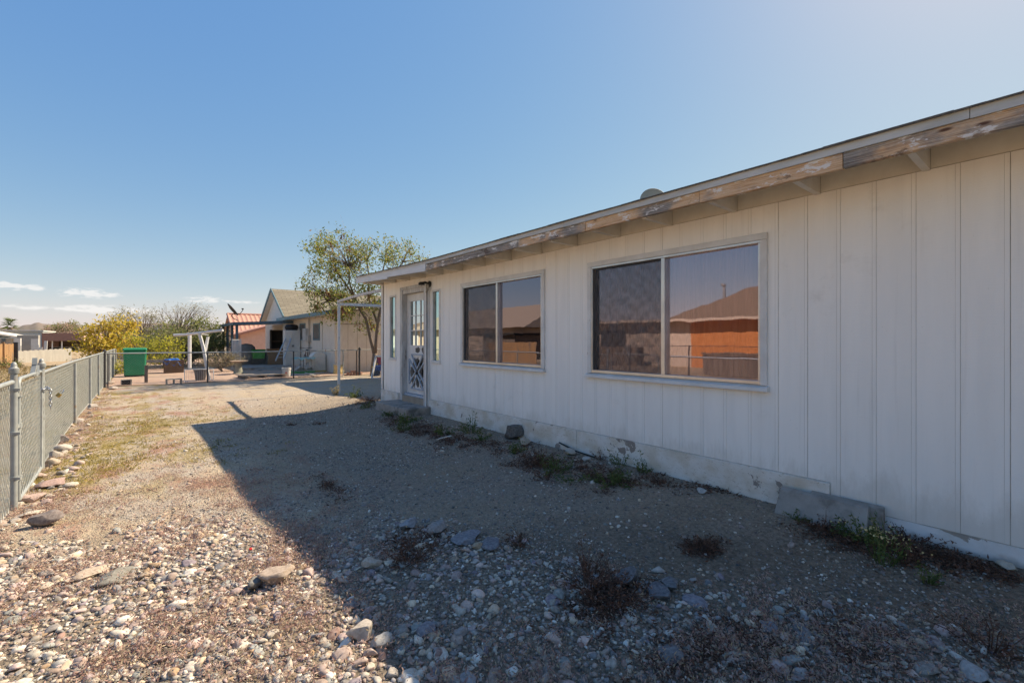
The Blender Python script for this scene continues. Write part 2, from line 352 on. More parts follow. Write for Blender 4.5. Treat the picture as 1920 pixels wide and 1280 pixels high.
c = T.ramp(T.voro(P0, 30, 'Color'), [(.1,(.25,.14,.095)), (.5,(.37,.225,.155)), (.9,(.48,.335,.255))]); c = T.mix(T.rng(T.noise(P0, 1, 6), .35, .65, .2, .75), c, (.43,.31,.22))
l.new(c, b.inputs['Base Color']); b.inputs['Roughness'].default_value = .95; l.new(T.bump(T.voro(P0, 30), .6, .02), b.inputs['Normal']); M['redgravel'] = m
def attr_mat(name, rough=.85, bs=60, bump=.35, var=.25):
    m, n, l, b = new_mat(name); T = NT(m); a = n.new('ShaderNodeAttribute'); a.attribute_name = 'col'
    v = T.noise(T.pos(), bs, 6, .65)
    l.new(T.mix(T.rng(v, .3, .7, 0, 1), T.mix(var, a.outputs['Color'], (.05,.045,.04)), T.mix(var*.6, a.outputs['Color'], (.8,.76,.7))), b.inputs['Base Color'])
    b.inputs['Roughness'].default_value = rough; b.inputs['Specular IOR Level'].default_value = .2
    if bump: l.new(T.bump(v, bump, .006), b.inputs['Normal'])
    return m
M['stone'] = attr_mat('gravel_stone')
def leaf_mat(name, stops, trans=.35):
    m = bpy.data.materials.new(name); m.use_nodes = True; T = NT(m); b = T.n['Principled BSDF']
    c = T.ramp(T.island(), stops); T.l.new(c, b.inputs['Base Color']); b.inputs['Roughness'].default_value = .55; b.inputs['Specular IOR Level'].default_value = .25
    tl = T.n.new('ShaderNodeBsdfTranslucent'); T.l.new(c, tl.inputs[0]); mx = T.n.new('ShaderNodeMixShader'); mx.inputs[0].default_value = trans
    T.l.new(b.outputs[0], mx.inputs[1]); T.l.new(tl.outputs[0], mx.inputs[2]); T.l.new(mx.outputs[0], T.n['Material Output'].inputs['Surface']); return m
M['bark'] = mottled('grey_bark', (.23,.18,.14), (.13,.10,.08), 9, .9, (1,1,.3), bump=.5, bscale=30, bdist=.02)
M['leaf_tree'] = leaf_mat('olive_leaf', [(0,(.12,.15,.035)), (.35,(.19,.24,.05)), (.65,(.30,.32,.07)), (.85,(.44,.38,.10)), (1,(.24,.14,.05))], .45)
M['pod'] = leaf_mat('brown_seed_pod', [(0,(.10,.035,.02)), (.5,(.20,.08,.04)), (1,(.28,.13,.06))], .15)
M['leaf_yellow'] = leaf_mat('yellow_leaf', [(0,(.34,.27,.03)), (.4,(.58,.45,.05)), (.75,(.70,.54,.09)), (1,(.60,.42,.14))], .5)
M['leaf_lime'] = leaf_mat('yellow_green_leaf', [(0,(.24,.25,.03)), (.5,(.44,.42,.05)), (1,(.60,.53,.07))], .5)
M['leaf_green'] = leaf_mat('olive_green_leaf', [(0,(.11,.13,.04)), (.5,(.20,.22,.07)), (1,(.34,.33,.12))], .45)
M['leaf_dull'] = leaf_mat('dull_thin_leaf', [(0,(.18,.16,.08)), (.5,(.30,.27,.14)), (1,(.42,.37,.21))], .45)
M['leaf_straw'] = leaf_mat('dry_straw_leaf', [(0,(.20,.16,.08)), (.5,(.32,.26,.13)), (1,(.40,.33,.18))])
M['leaf_weed'] = leaf_mat('weed_leaf', [(0,(.06,.09,.025)), (.5,(.11,.15,.04)), (1,(.20,.21,.07))])
M['leaf_brown'] = leaf_mat('dried_weed_leaf', [(0,(.08,.045,.03)), (.5,(.15,.08,.055)), (1,(.24,.14,.09))])
M['leaf_pink'] = leaf_mat('pink_brown_weed_leaf', [(0,(.30,.16,.13)), (.35,(.44,.28,.23)), (.7,(.54,.39,.31)), (1,(.50,.41,.25))])
M['leaf_grass'] = leaf_mat('short_dry_grass', [(0,(.22,.19,.04)), (.5,(.38,.30,.07)), (1,(.52,.41,.15))])
M['flower'] = mottled('pale_yellow_flower', (.62,.52,.25), (.55,.40,.18), 9, .8, bump=0)
# ------------------------------------------------------------------ ground sheets
def axis(fine0, fine1, step, far, grow=1.22):
    a = list(np.arange(fine0, fine1 + 1e-6, step)); d = step; lo = []; x = fine0
    while x > -far: d *= grow; x -= d; lo.append(x)
    d = step; x = fine1; hi = []
    while x < far: d *= grow; x += d; hi.append(x)
    return np.array(lo[::-1] + a + hi)
xs = axis(-1.6, 4.2, .045, 6000); ys = axis(-1, 10, .05, 6000)
GX, GY = np.meshgrid(xs, ys); GZ = ground_h(GX, GY)
nx, ny = len(xs), len(ys); idx = np.arange(nx*ny).reshape(ny, nx)
Fq = np.stack([idx[:-1,:-1], idx[:-1,1:], idx[1:,1:], idx[1:,:-1]], -1).reshape(-1,4)
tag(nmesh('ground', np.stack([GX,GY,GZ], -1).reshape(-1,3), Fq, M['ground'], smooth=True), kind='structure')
xr = np.linspace(-.85, 14, 60); yr = np.linspace(17.9, 44, 90); A, B = np.meshgrid(xr, yr)
idx = np.arange(60*90).reshape(90,60); Fq = np.stack([idx[:-1,:-1], idx[:-1,1:], idx[1:,1:], idx[1:,:-1]], -1).reshape(-1,4)
tag(nmesh('gravel_bed', np.stack([A,B,ground_h(A,B)+.008+.012*np.sin(A*3.1)*np.sin(B*2.3)+.012], -1).reshape(-1,3), Fq, M['redgravel'], smooth=True), kind='structure')

# ------------------------------------------------------------------ the white house
WX = 3.84; Y0 = -6.0; Y1 = 9.03; TOPZ = 2.47
house = thing('house', 'long white board sided house with peeling eaves and two wide sliding windows', 'house', (WX, 1.5, .1))
openings = [(1.555, 3.355, 1.04, 2.215), (4.13, 5.945, 1.05, 2.235), (7.11, 7.98, .27, 2.27), (8.36, 8.61, 1.03, 2.25), (6.65, 6.88, 1.03, 2.225), (-3.6, -1.8, 1.04, 2.215)]
def cut(rects, op):
    out = []
    for (a0,a1,b0,b1) in rects:
        o0,o1,p0,p1 = op
        if o1 <= a0 or o0 >= a1 or p1 <= b0 or p0 >= b1: out.append((a0,a1,b0,b1)); continue
        if o0 > a0: out.append((a0,o0,b0,b1))
        if o1 < a1: out.append((o1,a1,b0,b1))
        m0, m1 = max(a0,o0), min(a1,o1)
        if p0 > b0: out.append((m0,m1,b0,p0))
        if p1 < b1: out.append((m0,m1,p1,b1))
    return [r for r in out if r[1]-r[0] > 1e-3 and r[3]-r[2] > 1e-3]
def siding_top(y): return TOPZ + .065 * max(0, (y-6.2)/2.8)
def siding_bottom(y): return .232 if y < 1.10 else .378
# strips of siding between narrow grooves, backing sheet behind them
sid = MB(); G0 = 1.448 - 40*.2034; gi = 0; yv = G0
edges = [Y0] + [G0 + k*.2034 for k in range(0, 90) if Y0+.02 < G0 + k*.2034 < Y1-.02] + [Y1]
edges = sorted(edges)
for a, b_ in zip(edges[:-1], edges[1:]):
    k = round((a - 1.243)/.2034); seam = (k % 6 == 0)
    g = .0028 if seam else .0011
    parts = [(a+g, b_-g)]
    if a < 1.10 < b_: parts = [(a+g, 1.10), (1.10, b_-g)]
    for (p0, p1) in parts:
        mid_y = (p0+p1)/2
        rects = [(p0, p1, siding_bottom(mid_y), siding_top(mid_y))]
        for op in openings: rects = cut(rects, op)
        for (r0,r1,q0,q1) in rects: sid.box(WX, WX+.0043, r0, r1, q0, q1)
        # shiplap second line beside each groove
sid.build('siding', M['siding'], house)
bk = MB(); rects = [(Y0, Y1, .2, 2.66)]
for op in openings: rects = cut(rects, op)
for (r0,r1,q0,q1) in rects: bk.box(WX+.0045, WX+.10, r0, r1, q0, q1)
bk.build('wall_backing', M['groove'], house)
sl_ = MB()
for e in edges[1:-1]:            # the thin raised lap line that runs beside every groove
    y_ = e + .021
    rects = [(y_, y_+.0025, siding_bottom(y_)+.004, siding_top(y_)-.004)]
    for op in openings: rects = cut(rects, op)
    for (r0,r1,q0,q1) in rects: sl_.box(WX-.0004, WX+.004, r0, r1, q0, q1)
sl_.build('lap_line', mottled('lap_line_paint', (.74,.71,.66), (.60,.57,.52), 7, .7, (1,1,.4), bump=0), house)
# other walls, floor
MB().box(WX, WX+8.2, Y1-.10, Y1, 0, 2.7).build('end_wall', M['siding'], house)
MB().box(WX+8.1, WX+8.2, Y0, Y1-.11, 0, 2.7).box(WX+.11, WX+8.09, Y0, Y0+.1, 0, 2.7).build('wall', M['siding'], house)
MB().box(WX+.11, WX+8.09, Y0+.11, Y1-.11, .1, .2).build('floor_slab', M['dark'], house)
MB().box(WX+.11, WX+8.09, Y0+.11, Y1-.11, 2.5, 2.54).box(WX+2.4, WX+2.5, Y0+.12, Y1-.12, .21, 2.49).build('inner_wall', M['dark'], house)
# foundation and skirting board
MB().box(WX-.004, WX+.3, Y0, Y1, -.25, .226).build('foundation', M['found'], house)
for a, b_ in ((1.10, 3.55), (3.55, 5.6), (5.6, 7.02), (8.23, Y1)):
    MB().box(WX-.022, WX+.012, a+.002, b_-.002, .05, .372).build('skirting_board', M['skirt'], house, bevel=.003)
MB().box(WX-.012, WX+.06, Y1-.075, Y1+.012, .385, 2.53).build('corner_board', M['trim'], house, bevel=.003)
# eave: rafter tails, frieze blocks, deck, fascia boards, drip edge, roof
EX = 3.37; PITCH = .20
def eave_top(y): return 2.612 + .066 * max(0, (y-6.2)/3.0)**1.2
for k in range(-10, 16):
    y = .584 + .5965*k
    if y > 9.0: break
    zt = siding_top(y) - .004
    p0, p1 = EX+.045, WX-.001
    MB().prism([(p0, zt-.002), (p1, zt-.002), (p1, eave_top(y)-.062+PITCH*(WX-EX)), (p0, eave_top(y)-.062+PITCH*.045)], 'y', y-.019, y+.019).build('rafter_tail', M['tail'], house)
fz = MB(); ks = [.584 + .5965*k for k in range(-10, 15)] + [9.18]
for a, b_ in zip(ks[:-1], ks[1:]):
    zt = siding_top((a+b_)/2) + .004
    fz.box(WX-.006, WX+.03, a+.021, b_-.021, zt, eave_top(a)-.07+PITCH*(WX-EX))
fz.build('frieze_board', M['tail'], house)
def roof_strip(mb, y0, y1, x0, x1, lo, hi):
    mb.hexa([(x0,y0,eave_top(y0)+lo+PITCH*(x0-EX)), (x1,y0,eave_top(y0)+lo+PITCH*(x1-EX)), (x1,y1,eave_top(y1)+lo+PITCH*(x1-EX)), (x0,y1,eave_top(y1)+lo+PITCH*(x0-EX)),
             (x0,y0,eave_top(y0)+hi+PITCH*(x0-EX)), (x1,y0,eave_top(y0)+hi+PITCH*(x1-EX)), (x1,y1,eave_top(y1)+hi+PITCH*(x1-EX)), (x0,y1,eave_top(y1)+hi+PITCH*(x0-EX))])
ysr = [Y0-.2] + list(np.arange(-5, 9.1, .5)) + [9.2]
dk = MB(); rf = MB(); RX = 7.95
for a, b_ in zip(ysr[:-1], ysr[1:]): roof_strip(dk, a, b_, EX+.04, RX, -.055, -.02)
dk.build('roof_deck', M['tail'], house)
ysf = np.arange(Y0-.2, 9.25, .12); prev = None
for a, b_ in zip(ysf[:-1], ysf[1:]):
    b_ = min(b_, 9.22); w = .004 + .011*max(0, mnoise.noise(Vector((a*1.1, 3.3, 0)))) + random.uniform(0,.002)
    roof_strip(rf, a, b_-.001, EX-.028-random.uniform(0,.006), RX, .001, .006+w)
rf.build('roof', M['shingle'], house)
zr = eave_top(0) + PITCH*(RX-EX)
MB().hexa([(RX,Y0-.2,zr-.055),(WX+8.7,Y0-.2,eave_top(0)-.12),(WX+8.7,9.2,eave_top(0)-.12),(RX,9.2,zr-.055),(RX,Y0-.2,zr+.012),(WX+8.7,Y0-.2,eave_top(0)-.06),(WX+8.7,9.2,eave_top(0)-.06),(RX,9.2,zr+.012)]).build('roof', M['shingle'], house)
MB().prism([(WX+.02,2.5),(WX+8.2,2.5),(WX+8.2,2.66),(RX,zr-.06),(WX+.02,2.64)], 'y', Y1-.10, Y1-.002).build('gable', M['siding'], house)
cuts = [-6.2, -3.9, -1.45, .9, 1.838, 3.02, 4.05, 5.2, 6.27]
for i, (a, b_) in enumerate(zip(cuts[:-1], cuts[1:])):
    dz0 = .003*math.sin(i*2.7); zt = eave_top(a)-.054; w = [.088,.09,.092,.094,.088,.09,.084,.09][i]
    jut = .004*math.sin(i*1.9)
    MB().hexa([(EX+jut,a+.002,zt-w-dz0),(EX+.04+jut,a+.002,zt-w-dz0),(EX+.04+jut,b_-.002,zt-w+dz0),(EX+jut,b_-.002,zt-w+dz0),(EX+jut,a+.002,zt),(EX+.04+jut,a+.002,zt),(EX+.04+jut,b_-.002,zt),(EX+jut,b_-.002,zt)]).build('fascia_board', M['fascia'], house, bevel=.003)
fw = MB()
for a, b_ in ((6.272, 7.7), (7.7, 9.2)):
    fw.hexa([(EX-.004,a,eave_top(a)-.155),(EX+.036,a,eave_top(a)-.155),(EX+.036,b_,eave_top(b_)-.125),(EX-.004,b_,eave_top(b_)-.125),(EX-.004,a,eave_top(a)-.03),(EX+.036,a,eave_top(a)-.03),(EX+.036,b_,eave_top(b_)-.03),(EX-.004,b_,eave_top(b_)-.03)])
fo = fw.build('fascia_board', M['fascia_white'], house); fo['label'] = 'white painted end piece of the eave board'
de = MB()
for a, b_, lo in ((-6.2,-2.1,-.062),(-2.097,.34,-.056),(.343,3.3,-.054),(3.303,6.27,-.052),(6.273,9.2,-.03)):
    for u, v in zip(np.linspace(a,b_,5)[:-1], np.linspace(a,b_,5)[1:]):
        de.hexa([(EX-.014,u,eave_top(u)+lo),(EX+.02,u,eave_top(u)+lo),(EX+.02,v,eave_top(v)+lo),(EX-.014,v,eave_top(v)+lo),(EX-.014,u,eave_top(u)),(EX+.02,u,eave_top(u)),(EX+.02,v,eave_top(v)),(EX-.014,v,eave_top(v))])
de.build('drip_edge', M['drip'], house)
rk = MB()
for xa, xb in ((EX, RX),):
    rk.hexa([(xa,9.16,eave_top(9.2)-.13),(xb,9.16,eave_top(9.2)-.13+PITCH*(xb-xa)),(xb,9.20,eave_top(9.2)-.13+PITCH*(xb-xa)),(xa,9.20,eave_top(9.2)-.13),(xa,9.16,eave_top(9.2)-.02),(xb,9.16,eave_top(9.2)-.02+PITCH*(xb-xa)),(xb,9.20,eave_top(9.2)-.02+PITCH*(xb-xa)),(xa,9.20,eave_top(9.2)-.02)])
rk.build('rake_board', M['fascia_white'], house)
MB().box(EX+.046, EX+.11, 4.86, 5.06, 2.50, 2.55).build('rotten_block', M['rot'], house)

def window(y0, y1, z0, z1, ym, far_screen=True):
    """outer casing y0..y1 / z0..z1; meeting stile at ym"""
    w = MB(); t = .052
    w.box(WX-.024, WX+.004, y0, y1, z1-t, z1).box(WX-.024, WX+.004, y0, y0+t, z0+.03, z1-t-.001).box(WX-.024, WX+.004, y1-t, y1, z0+.03, z1-t-.001)
    win = w.build('window', M['trim'], house, bevel=.004)
    s_ = MB().hexa([(WX-.050,y0-.012,z0-.018),(WX+.01,y0-.012,z0-.018),(WX+.01,y1+.02,z0-.018),(WX-.050,y1+.02,z0-.018),(WX-.046,y0-.012,z0+.012),(WX+.01,y0-.012,z0+.034),(WX+.01,y1+.02,z0+.034),(WX-.046,y1+.02,z0+.012)])
    s_.build('sill', M['trim'], win, bevel=.003)
    a0, a1, b0, b1 = y0+t+.001, y1-t-.001, z0+.036, z1-t-.001
    fr = MB(); f = .02
    fr.box(WX-.016, WX+.06, a0, a1, b1-f, b1).box(WX-.016, WX+.06, a0, a1, b0, b0+f+.008).box(WX-.016, WX+.06, a0, a0+f*.8, b0+f+.009, b1-f-.001).box(WX-.016, WX+.06, a1-f*.8, a1, b0+f+.009, b1-f-.001)
    fr.box(WX-.018, WX+.045, ym-.019, ym+.019, b0+f+.009, b1-f-.001)
    fr.build('frame', M['alu'], win, bevel=.002)
    MB().box(WX+.028, WX+.033, a0+.016, ym-.02, b0+.028, b1-.02).build('pane', M['glass'], win)
    MB().box(WX+.036, WX+.041, ym+.02, a1-.016, b0+.028, b1-.02).build('pane', M['glass'], win)
    sc = MB(); NY, NZ = 44, 44; V = []; F = []
    for j in range(NZ+1):
        for i in range(NY+1):
            u = i/NY; v = j/NZ; y = ym+.02+(a1-.016-ym-.02)*u; z = b0+.028+(b1-.02-b0-.028)*v
            V.append((WX+.010 - .0075*math.sin(u*16+.8*math.sin(v*7))*math.sin(v*15+.9*math.sin(u*6))*math.sin(math.pi*u)*math.sin(math.pi*v), y, z))
    F = [(j*(NY+1)+i, j*(NY+1)+i+1, (j+1)*(NY+1)+i+1, (j+1)*(NY+1)+i) for j in range(NZ) for i in range(NY)]
    sc.add(V, F).build('insect_screen', M['screen'], win, smooth=True)
    sb = MB(); q0, q1 = ym+.02, a1-.017
    sb.box(WX+.006, WX+.02, q0, q0+.012, b0+.029, b1-.021).box(WX+.006, WX+.02, q1-.028, q1, b0+.029, b1-.021).box(WX+.006,WX+.02,q0+.013,q1-.029,b1-.034,b1-.021)
    sb.build('screen_frame', M['darkpost'], win)
    cu = MB(); V = []; n_ = 120
    for j in range(2):
        for i in range(n_+1):
            y = a0 + (a1-a0)*i/n_; V.append((WX+.13+.022*math.sin(y*31+1.7*math.sin(y*5))+.012*math.sin(y*77), y, (.7, 2.4)[j]))
    cu.add(V, [(i,i+1,n_+2+i,n_+1+i) for i in range(n_)]); cu.build('curtain', M['curtain'], win, smooth=True)
    return win
window(1.522, 3.39, 1.008, 2.249, 2.45); window(4.09, 5.985, 1.02, 2.268, 5.06); window(-3.63, -1.77, 1.008, 2.249, -2.6)
# narrow sidelights either side of the door
for (y0, y1, z0, z1) in ((6.63, 6.90, 1.02, 2.25), (8.34, 8.63, 1.02, 2.28)):
    w = MB(); t = .034
    w.box(WX-.014, WX+.006, y0, y1, z1-t, z1).box(WX-.014, WX+.006, y0, y0+t, z0+.03, z1-t-.001).box(WX-.014, WX+.006, y1-t, y1, z0+.03, z1-t-.001).box(WX-.026, WX+.008, y0-.01, y1+.01, z0-.02, z0+.029)
    sw = w.build('sidelight', M['trim'], house, bevel=.003)
    MB().box(WX+.012, WX+.075, y0+t+.001, y0+t+.02, z0+.03, z1-t-.001).box(WX+.012, WX+.075, y1-t-.02, y1-t-.001, z0+.03, z1-t-.001).build('frame', M['worn_trim'], sw)
    MB().box(WX+.022, WX+.028, y0+t+.021, y1-t-.021, z0+.031, z1-t-.002).build('pane', M['glass_teal'], sw)
# door: worn frame standing proud of the wall, recessed leaf with a glazed top and crossbuck bottom
D0, D1, DZ0, DZ1 = 7.125, 7.965, .41, 2.255; DX = WX + .05
door = MB().box(DX, DX+.04, D0, 7.235, DZ0, DZ1).box(DX, DX+.04, 7.83, D1, DZ0, DZ1).box(DX, DX+.04, 7.2351, 7.8299, DZ0, 1.30).box(DX, DX+.04, 7.2351, 7.8299, 2.115, DZ1).build('door', M['trim'], house)
MB().box(DX+.012, DX+.018, 7.236, 7.829, 1.301, 2.114).build('pane', M['glass_door'], door)
mu = MB()
for k in (1,2): mu.box(DX-.002, DX+.024, 7.236, 7.829, 1.30+.272*k-.008, 1.30+.272*k+.008)
for k in (1,2): mu.box(DX-.004, DX+.022, 7.235+.198*k-.007, 7.235+.198*k+.007, 1.302, 2.113)
mu.build('muntin', M['trim'], door)
M['blue_mould'] = mottled('blue_grey_moulding', (.32,.38,.46), (.46,.50,.55), 8, .6, c3=(.25,.22,.2), t3=(.62,.68), s3=12)
M['bare'] = mottled('bare_grey_board', (.10,.088,.075), (.17,.15,.13), 14, .9, (1,1,.4))
cb = MB(); y0, y1, z0, z1 = 7.215, 7.85, .50, 1.13; ym, zm = (y0+y1)/2, (z0+z1)/2; g = .055
def ring(pts):
    c0 = sum((Vector((0,*p)) for p in pts), Vector())/3
    for i in range(3):
        a = Vector((DX-.012,*pts[i])); b_ = Vector((DX-.012,*pts[(i+1)%3])); cb.bar(a, b_, .024, .022, up=(1,0,0))
tris = [[(y0+g*1.6,z1),(y1-g*1.6,z1),(ym,zm+g)], [(y0+g*1.6,z0),(y1-g*1.6,z0),(ym,zm-g)], [(y0,z0+g*1.6),(y0,z1-g*1.6),(ym-g,zm)], [(y1,z0+g*1.6),(y1,z1-g*1.6),(ym+g,zm)]]
for t_ in tris: ring(t_)
cb.build('crossbuck_moulding', M['blue_mould'], door)
pt = MB()
def patch(cy, cz, ry, rz, sd):
    r_ = random.Random(sd); k = 26
    pts = [(cy+ry*math.cos(2*math.pi*i/k)*(1+r_.uniform(-.25,.25)), cz+rz*math.sin(2*math.pi*i/k)*(1+r_.uniform(-.25,.25))) for i in range(k)]
    pt.prism(pts, 'x', DX-.0025, DX+.001)
patch(ym+.0, 1.215, .095, .05, 1); patch(y0+.11, 1.215, .05, .06, 5); patch(ym, .99, .055, .085, 2); patch(ym-.07, .85, .13, .20, 3); patch(ym+.12, .92, .09, .16, 9); patch(ym-.17, 1.0, .07, .10, 10); patch(ym+.16, .62, .07, .09, 11); patch(ym-.15, .60, .06, .08, 12); patch(y1-.10, .80, .085, .12, 4); patch(ym, .60, .06, .06, 6); patch(y0+.10, .82, .06, .10, 7); patch(ym+.03,.72,.05,.11,8)
pt.build('bare_patch', M['bare'], door)
jf = MB()
jf.box(WX-.055, WX+.11, 7.03, D0-.004, .24, 2.33)                   # near jamb, sticks out from the wall
jf.box(WX-.055, WX+.11, D1+.004, 8.06, .27, 2.33)
jf.box(WX-.055, WX+.11, 7.03, 8.06, 2.331, 2.385).box(WX-.04, WX+.11, D0-.003, D1+.003, DZ1+.004, 2.33)
dj = jf.build('door_frame', M['worn_trim'], house, bevel=.004)
MB().box(WX-.068, WX-.0555, 7.012, 7.05, .25, 2.30).box(WX-.03, WX-.002, 8.062, 8.10, .30, 2.36).box(WX-.03, WX-.002, 6.985, 7.028, .26, 2.36).build('casing', M['trim'], dj)
MB().box(WX-.05, WX+.2, D0-.003, D1+.003, .25, .365).build('threshold', mottled('tan_threshold', (.36,.30,.23), (.28,.23,.18), 6, .9, bump=.3), house)
MB().box(WX-.01, WX+.14, D0-.003, D1+.003, .366, .405).build('sill_plate', M['blue_mould'], house)
# unseen block and roof slab added behind the long wing to throw shade
ra = MB().box(7.3, 13, 9.15, 16.1, 0, 3.35)
ra.build('rear_shade_block', M['siding'], house); MB().box(7.05, 13.2, 9.25, 16.25, 3.352, 3.52).build('roof', M['shingle'], house)

# broken porch lamp above the door's near jamb
lp = thing('porch_lamp', 'broken black porch lamp fixed to the wall beside the door top', 'lamp', (WX-.02, 6.98, 2.33))
MB().lathe([(.055,0),(.055,.018),(.02,.024)], (WX-.003,6.985,2.36), 14, rot=Matrix.Rotation(R(-90),3,'Y')).build('wall_plate', M['black'], lp)
MB().tube([(WX-.02,6.985,2.37),(WX-.09,7.0,2.385),(WX-.14,7.02,2.37)], .02, 8).lathe([(.05,0),(.055,.03),(.03,.05)], (WX-.14,7.03,2.34), 12).build('socket', M['black'], lp)
MB().tube([(WX-.07,6.98,2.36),(WX-.075,6.97,2.30),(WX-.06,6.985,2.25),(WX-.07,7.0,2.21)], .012, 7).tube([(WX-.05,6.97,2.35),(WX-.045,6.95,2.29),(WX-.05,6.96,2.24)], .008, 6).build('torn_wiring', mottled('torn_insulation', (.20,.18,.15),(.5,.46,.38),60,.9), lp)
# step
st = MB().box(3.36, WX-.006, 6.92, 8.20, -.1, .255)
tag(st.build('concrete_step', M['concrete'], None, bevel=.015), 'grey concrete step slab below the worn front door', 'step')
# satellite dish peeking over the roof edge
pd_ = at_x(1224, 380, 6.5)
dish = thing('satellite_dish', 'round grey satellite dish showing above the long eave', 'satellite dish', (pd_.x+.1, pd_.y+.1, eave_top(2)+PITCH*(pd_.x+.1-EX)))
dq = Vector((-.62,-.72,.22)).to_track_quat('Z','Y').to_matrix()
MB().lathe([(.001,.0),(.12,.012),(.19,.035),(.22,.055),(.225,.06),(.22,.065),(.18,.047),(.11,.022),(.001,.012)], pd_, 48, rot=dq).build('reflector', mottled('grey_green_dish', (.34,.35,.29),(.30,.31,.26),5,.6,bump=0), dish, smooth='auto')
MB().tube([(pd_.x+.1,pd_.y+.1,dish.location.z-.03),(pd_.x+.1,pd_.y+.1,pd_.z-.08),(pd_.x+.01,pd_.y+.01,pd_.z)], .02, 8).build('mast', M['galv'], dish)
# ------------------------------------------------------------------ chain link fences
def fx(t): return -.83 - .075*min(1, max(0, (t-5.5)/4.9))
def chainlink(pfun, L, z0, z1, rad, w=.066):
    """diamond wire along pfun(distance) -> x, y"""
    nw = int(L/(w/2)); nk = int((z1-z0)/(w/2)) + 1
    i = np.arange(nw)[:,None]; k = np.arange(nk)[None,:]
    d = (i + ((k+i) % 2))*w/2 + 0*k; z = z0 + k*w/2 + 0*i
    xy = np.array([pfun(float(q)) for q in np.linspace(0, L, 200)]); dd = np.linspace(0, L, 200)
    x = np.interp(d, dd, xy[:,0]); y = np.interp(d, dd, xy[:,1])
    tx = (xy[-1]-xy[0])/np.linalg.norm(xy[-1]-xy[0]); nrm = np.array([-tx[1], tx[0]])
    bow = .0035*(((k+i)%2)*2-1)                       # woven: wires pass over and under
    x = x + nrm[0]*bow; y = y + nrm[1]*bow
    base = np.stack([x,y,z], -1)
    offs = np.array([[rad*tx[0],rad*tx[1],0],[-.5*rad*tx[0]+.87*rad*nrm[0],-.5*rad*tx[1]+.87*rad*nrm[1],0],[-.5*rad*tx[0]-.87*rad*nrm[0],-.5*rad*tx[1]-.87*rad*nrm[1],0]])
    V = (base[:,:,None,:] + offs[None,None]).reshape(-1,3)
    I = np.arange(nw*nk*3).reshape(nw,nk,3); F = []
    for j in range(3):
        jn = (j+1)%3
        F.append(np.stack([I[:,:-1,j], I[:,:-1,jn], I[:,1:,jn], I[:,1:,j]], -1).reshape(-1,4))
    return V, np.concatenate(F)
def post_mb(x, y, z1, r, cap=True, z0=-.05):
    m = MB().tube([(x,y,z0),(x,y,z1)], r, 12)
    if cap: m.lathe([(r*1.38,-.042),(r*1.42,-.04),(r*1.44,0),(r*1.2,.004),(r*.9,.012),(r*.88,.026),(r*.66,.044),(r*.3,.052),(.001,.054)], (x,y,z1), 14)
    return m
TOP = 1.045
lf = thing('chain_link_fence', 'long galvanised chain link fence along the left side of the yard', 'fence', (fx(10), 10, 0))
V, F = chainlink(lambda d: (fx(7.03+d), 7.03+d), 17.7, .035, TOP+.005, .0025, .078); nmesh('wire_mesh', V, F, M['wire'], lf)
MB().tube([(fx(t), t, TOP-.012*max(0,(t-8)/10)) for t in (7.0,8.5,10.4,13,15.5,17.8,21,24.7)], .0175, 10).build('top_rail', M['galv'], lf, smooth='auto')
for t in (10.39, 13.15, 15.5, 20.2, 22.6, 24.7):
    post_mb(fx(t)+.028, t, TOP-.03, .0195, False).build('fence_post', M['galv'], lf, smooth='auto')
post_mb(fx(17.8)+.02, 17.8, TOP+.03, .032).build('fence_post', M['darkpost'], lf, smooth='auto')
MB().tube([(fx(17.8)+.10,17.72,-.03),(fx(17.8)+.10,17.72,TOP-.05)], .016, 8).build('fence_post', M['darkpost'], lf, smooth='auto')
lp_ = post_mb(fx(7.0), 7.0, 1.145, .0245); lp_.lathe([(.031,0),(.031,.03)],(fx(7),7.0,.93),12).lathe([(.031,0),(.031,.03)],(fx(7),7.0,.55),12)
lp_.build('latch_post', M['galv'], lf, smooth='auto')
nf = thing('chain_link_fence', 'short chain link fence panel in front of the gate, at the left edge', 'fence', (fx(4), 4, 0))
V, F = chainlink(lambda d: (fx(2+d), 2+d), 3.38, .035, TOP+.03, .0027, .078); nmesh('wire_mesh', V, F, M['wire'], nf)
MB().tube([(fx(2),2,TOP+.0),(fx(5.42),5.42,TOP+.012)], .0185, 10).build('top_rail', M['galv'], nf, smooth='auto')
hp = post_mb(fx(5.5), 5.5, 1.165, .0225)
for z in (.25,.62,.98): hp.lathe([(.031,0),(.031,.025)],(fx(5.5),5.5,z),12).bar((fx(5.5)+.01,5.47,z+.012),(fx(5.5)+.045,5.45,z+.012),.012,.02)
hp.build('hinge_post', M['galv'], nf, smooth='auto')
# walk gate with rounded corners
gt = thing('chain_link_gate', 'narrow chain link gate chained shut between two capped posts', 'gate', (fx(6.2), 6.2, 0))
ga, gb = 5.60, 6.86; gx = lambda t: fx(t)+.012
pts = [(gx(ga),ga,.05),(gx(ga),ga,1.0)] + [(gx(ga+.07*(1-math.cos(a))), ga+.07*(1-math.cos(a)), 1.0+.07*math.sin(a)) for a in (.4,.8,1.2,1.57)]
pts += [(gx(gb-.07*(1-math.cos(a))), gb-.07*(1-math.cos(a)), 1.0+.07*math.sin(a)) for a in (1.57,1.2,.8,.4,0)] + [(gx(gb),gb,.05),(gx(ga),ga,.05)]
MB().tube(pts, .0155, 10).build('gate_frame', M['galv'], gt, smooth='auto')
V, F = chainlink(lambda d: (gx(ga+.02+d), ga+.02+d), gb-ga-.04, .06, 1.06, .0025, .072); nmesh('wire_mesh', V, F, M['wire'], gt)
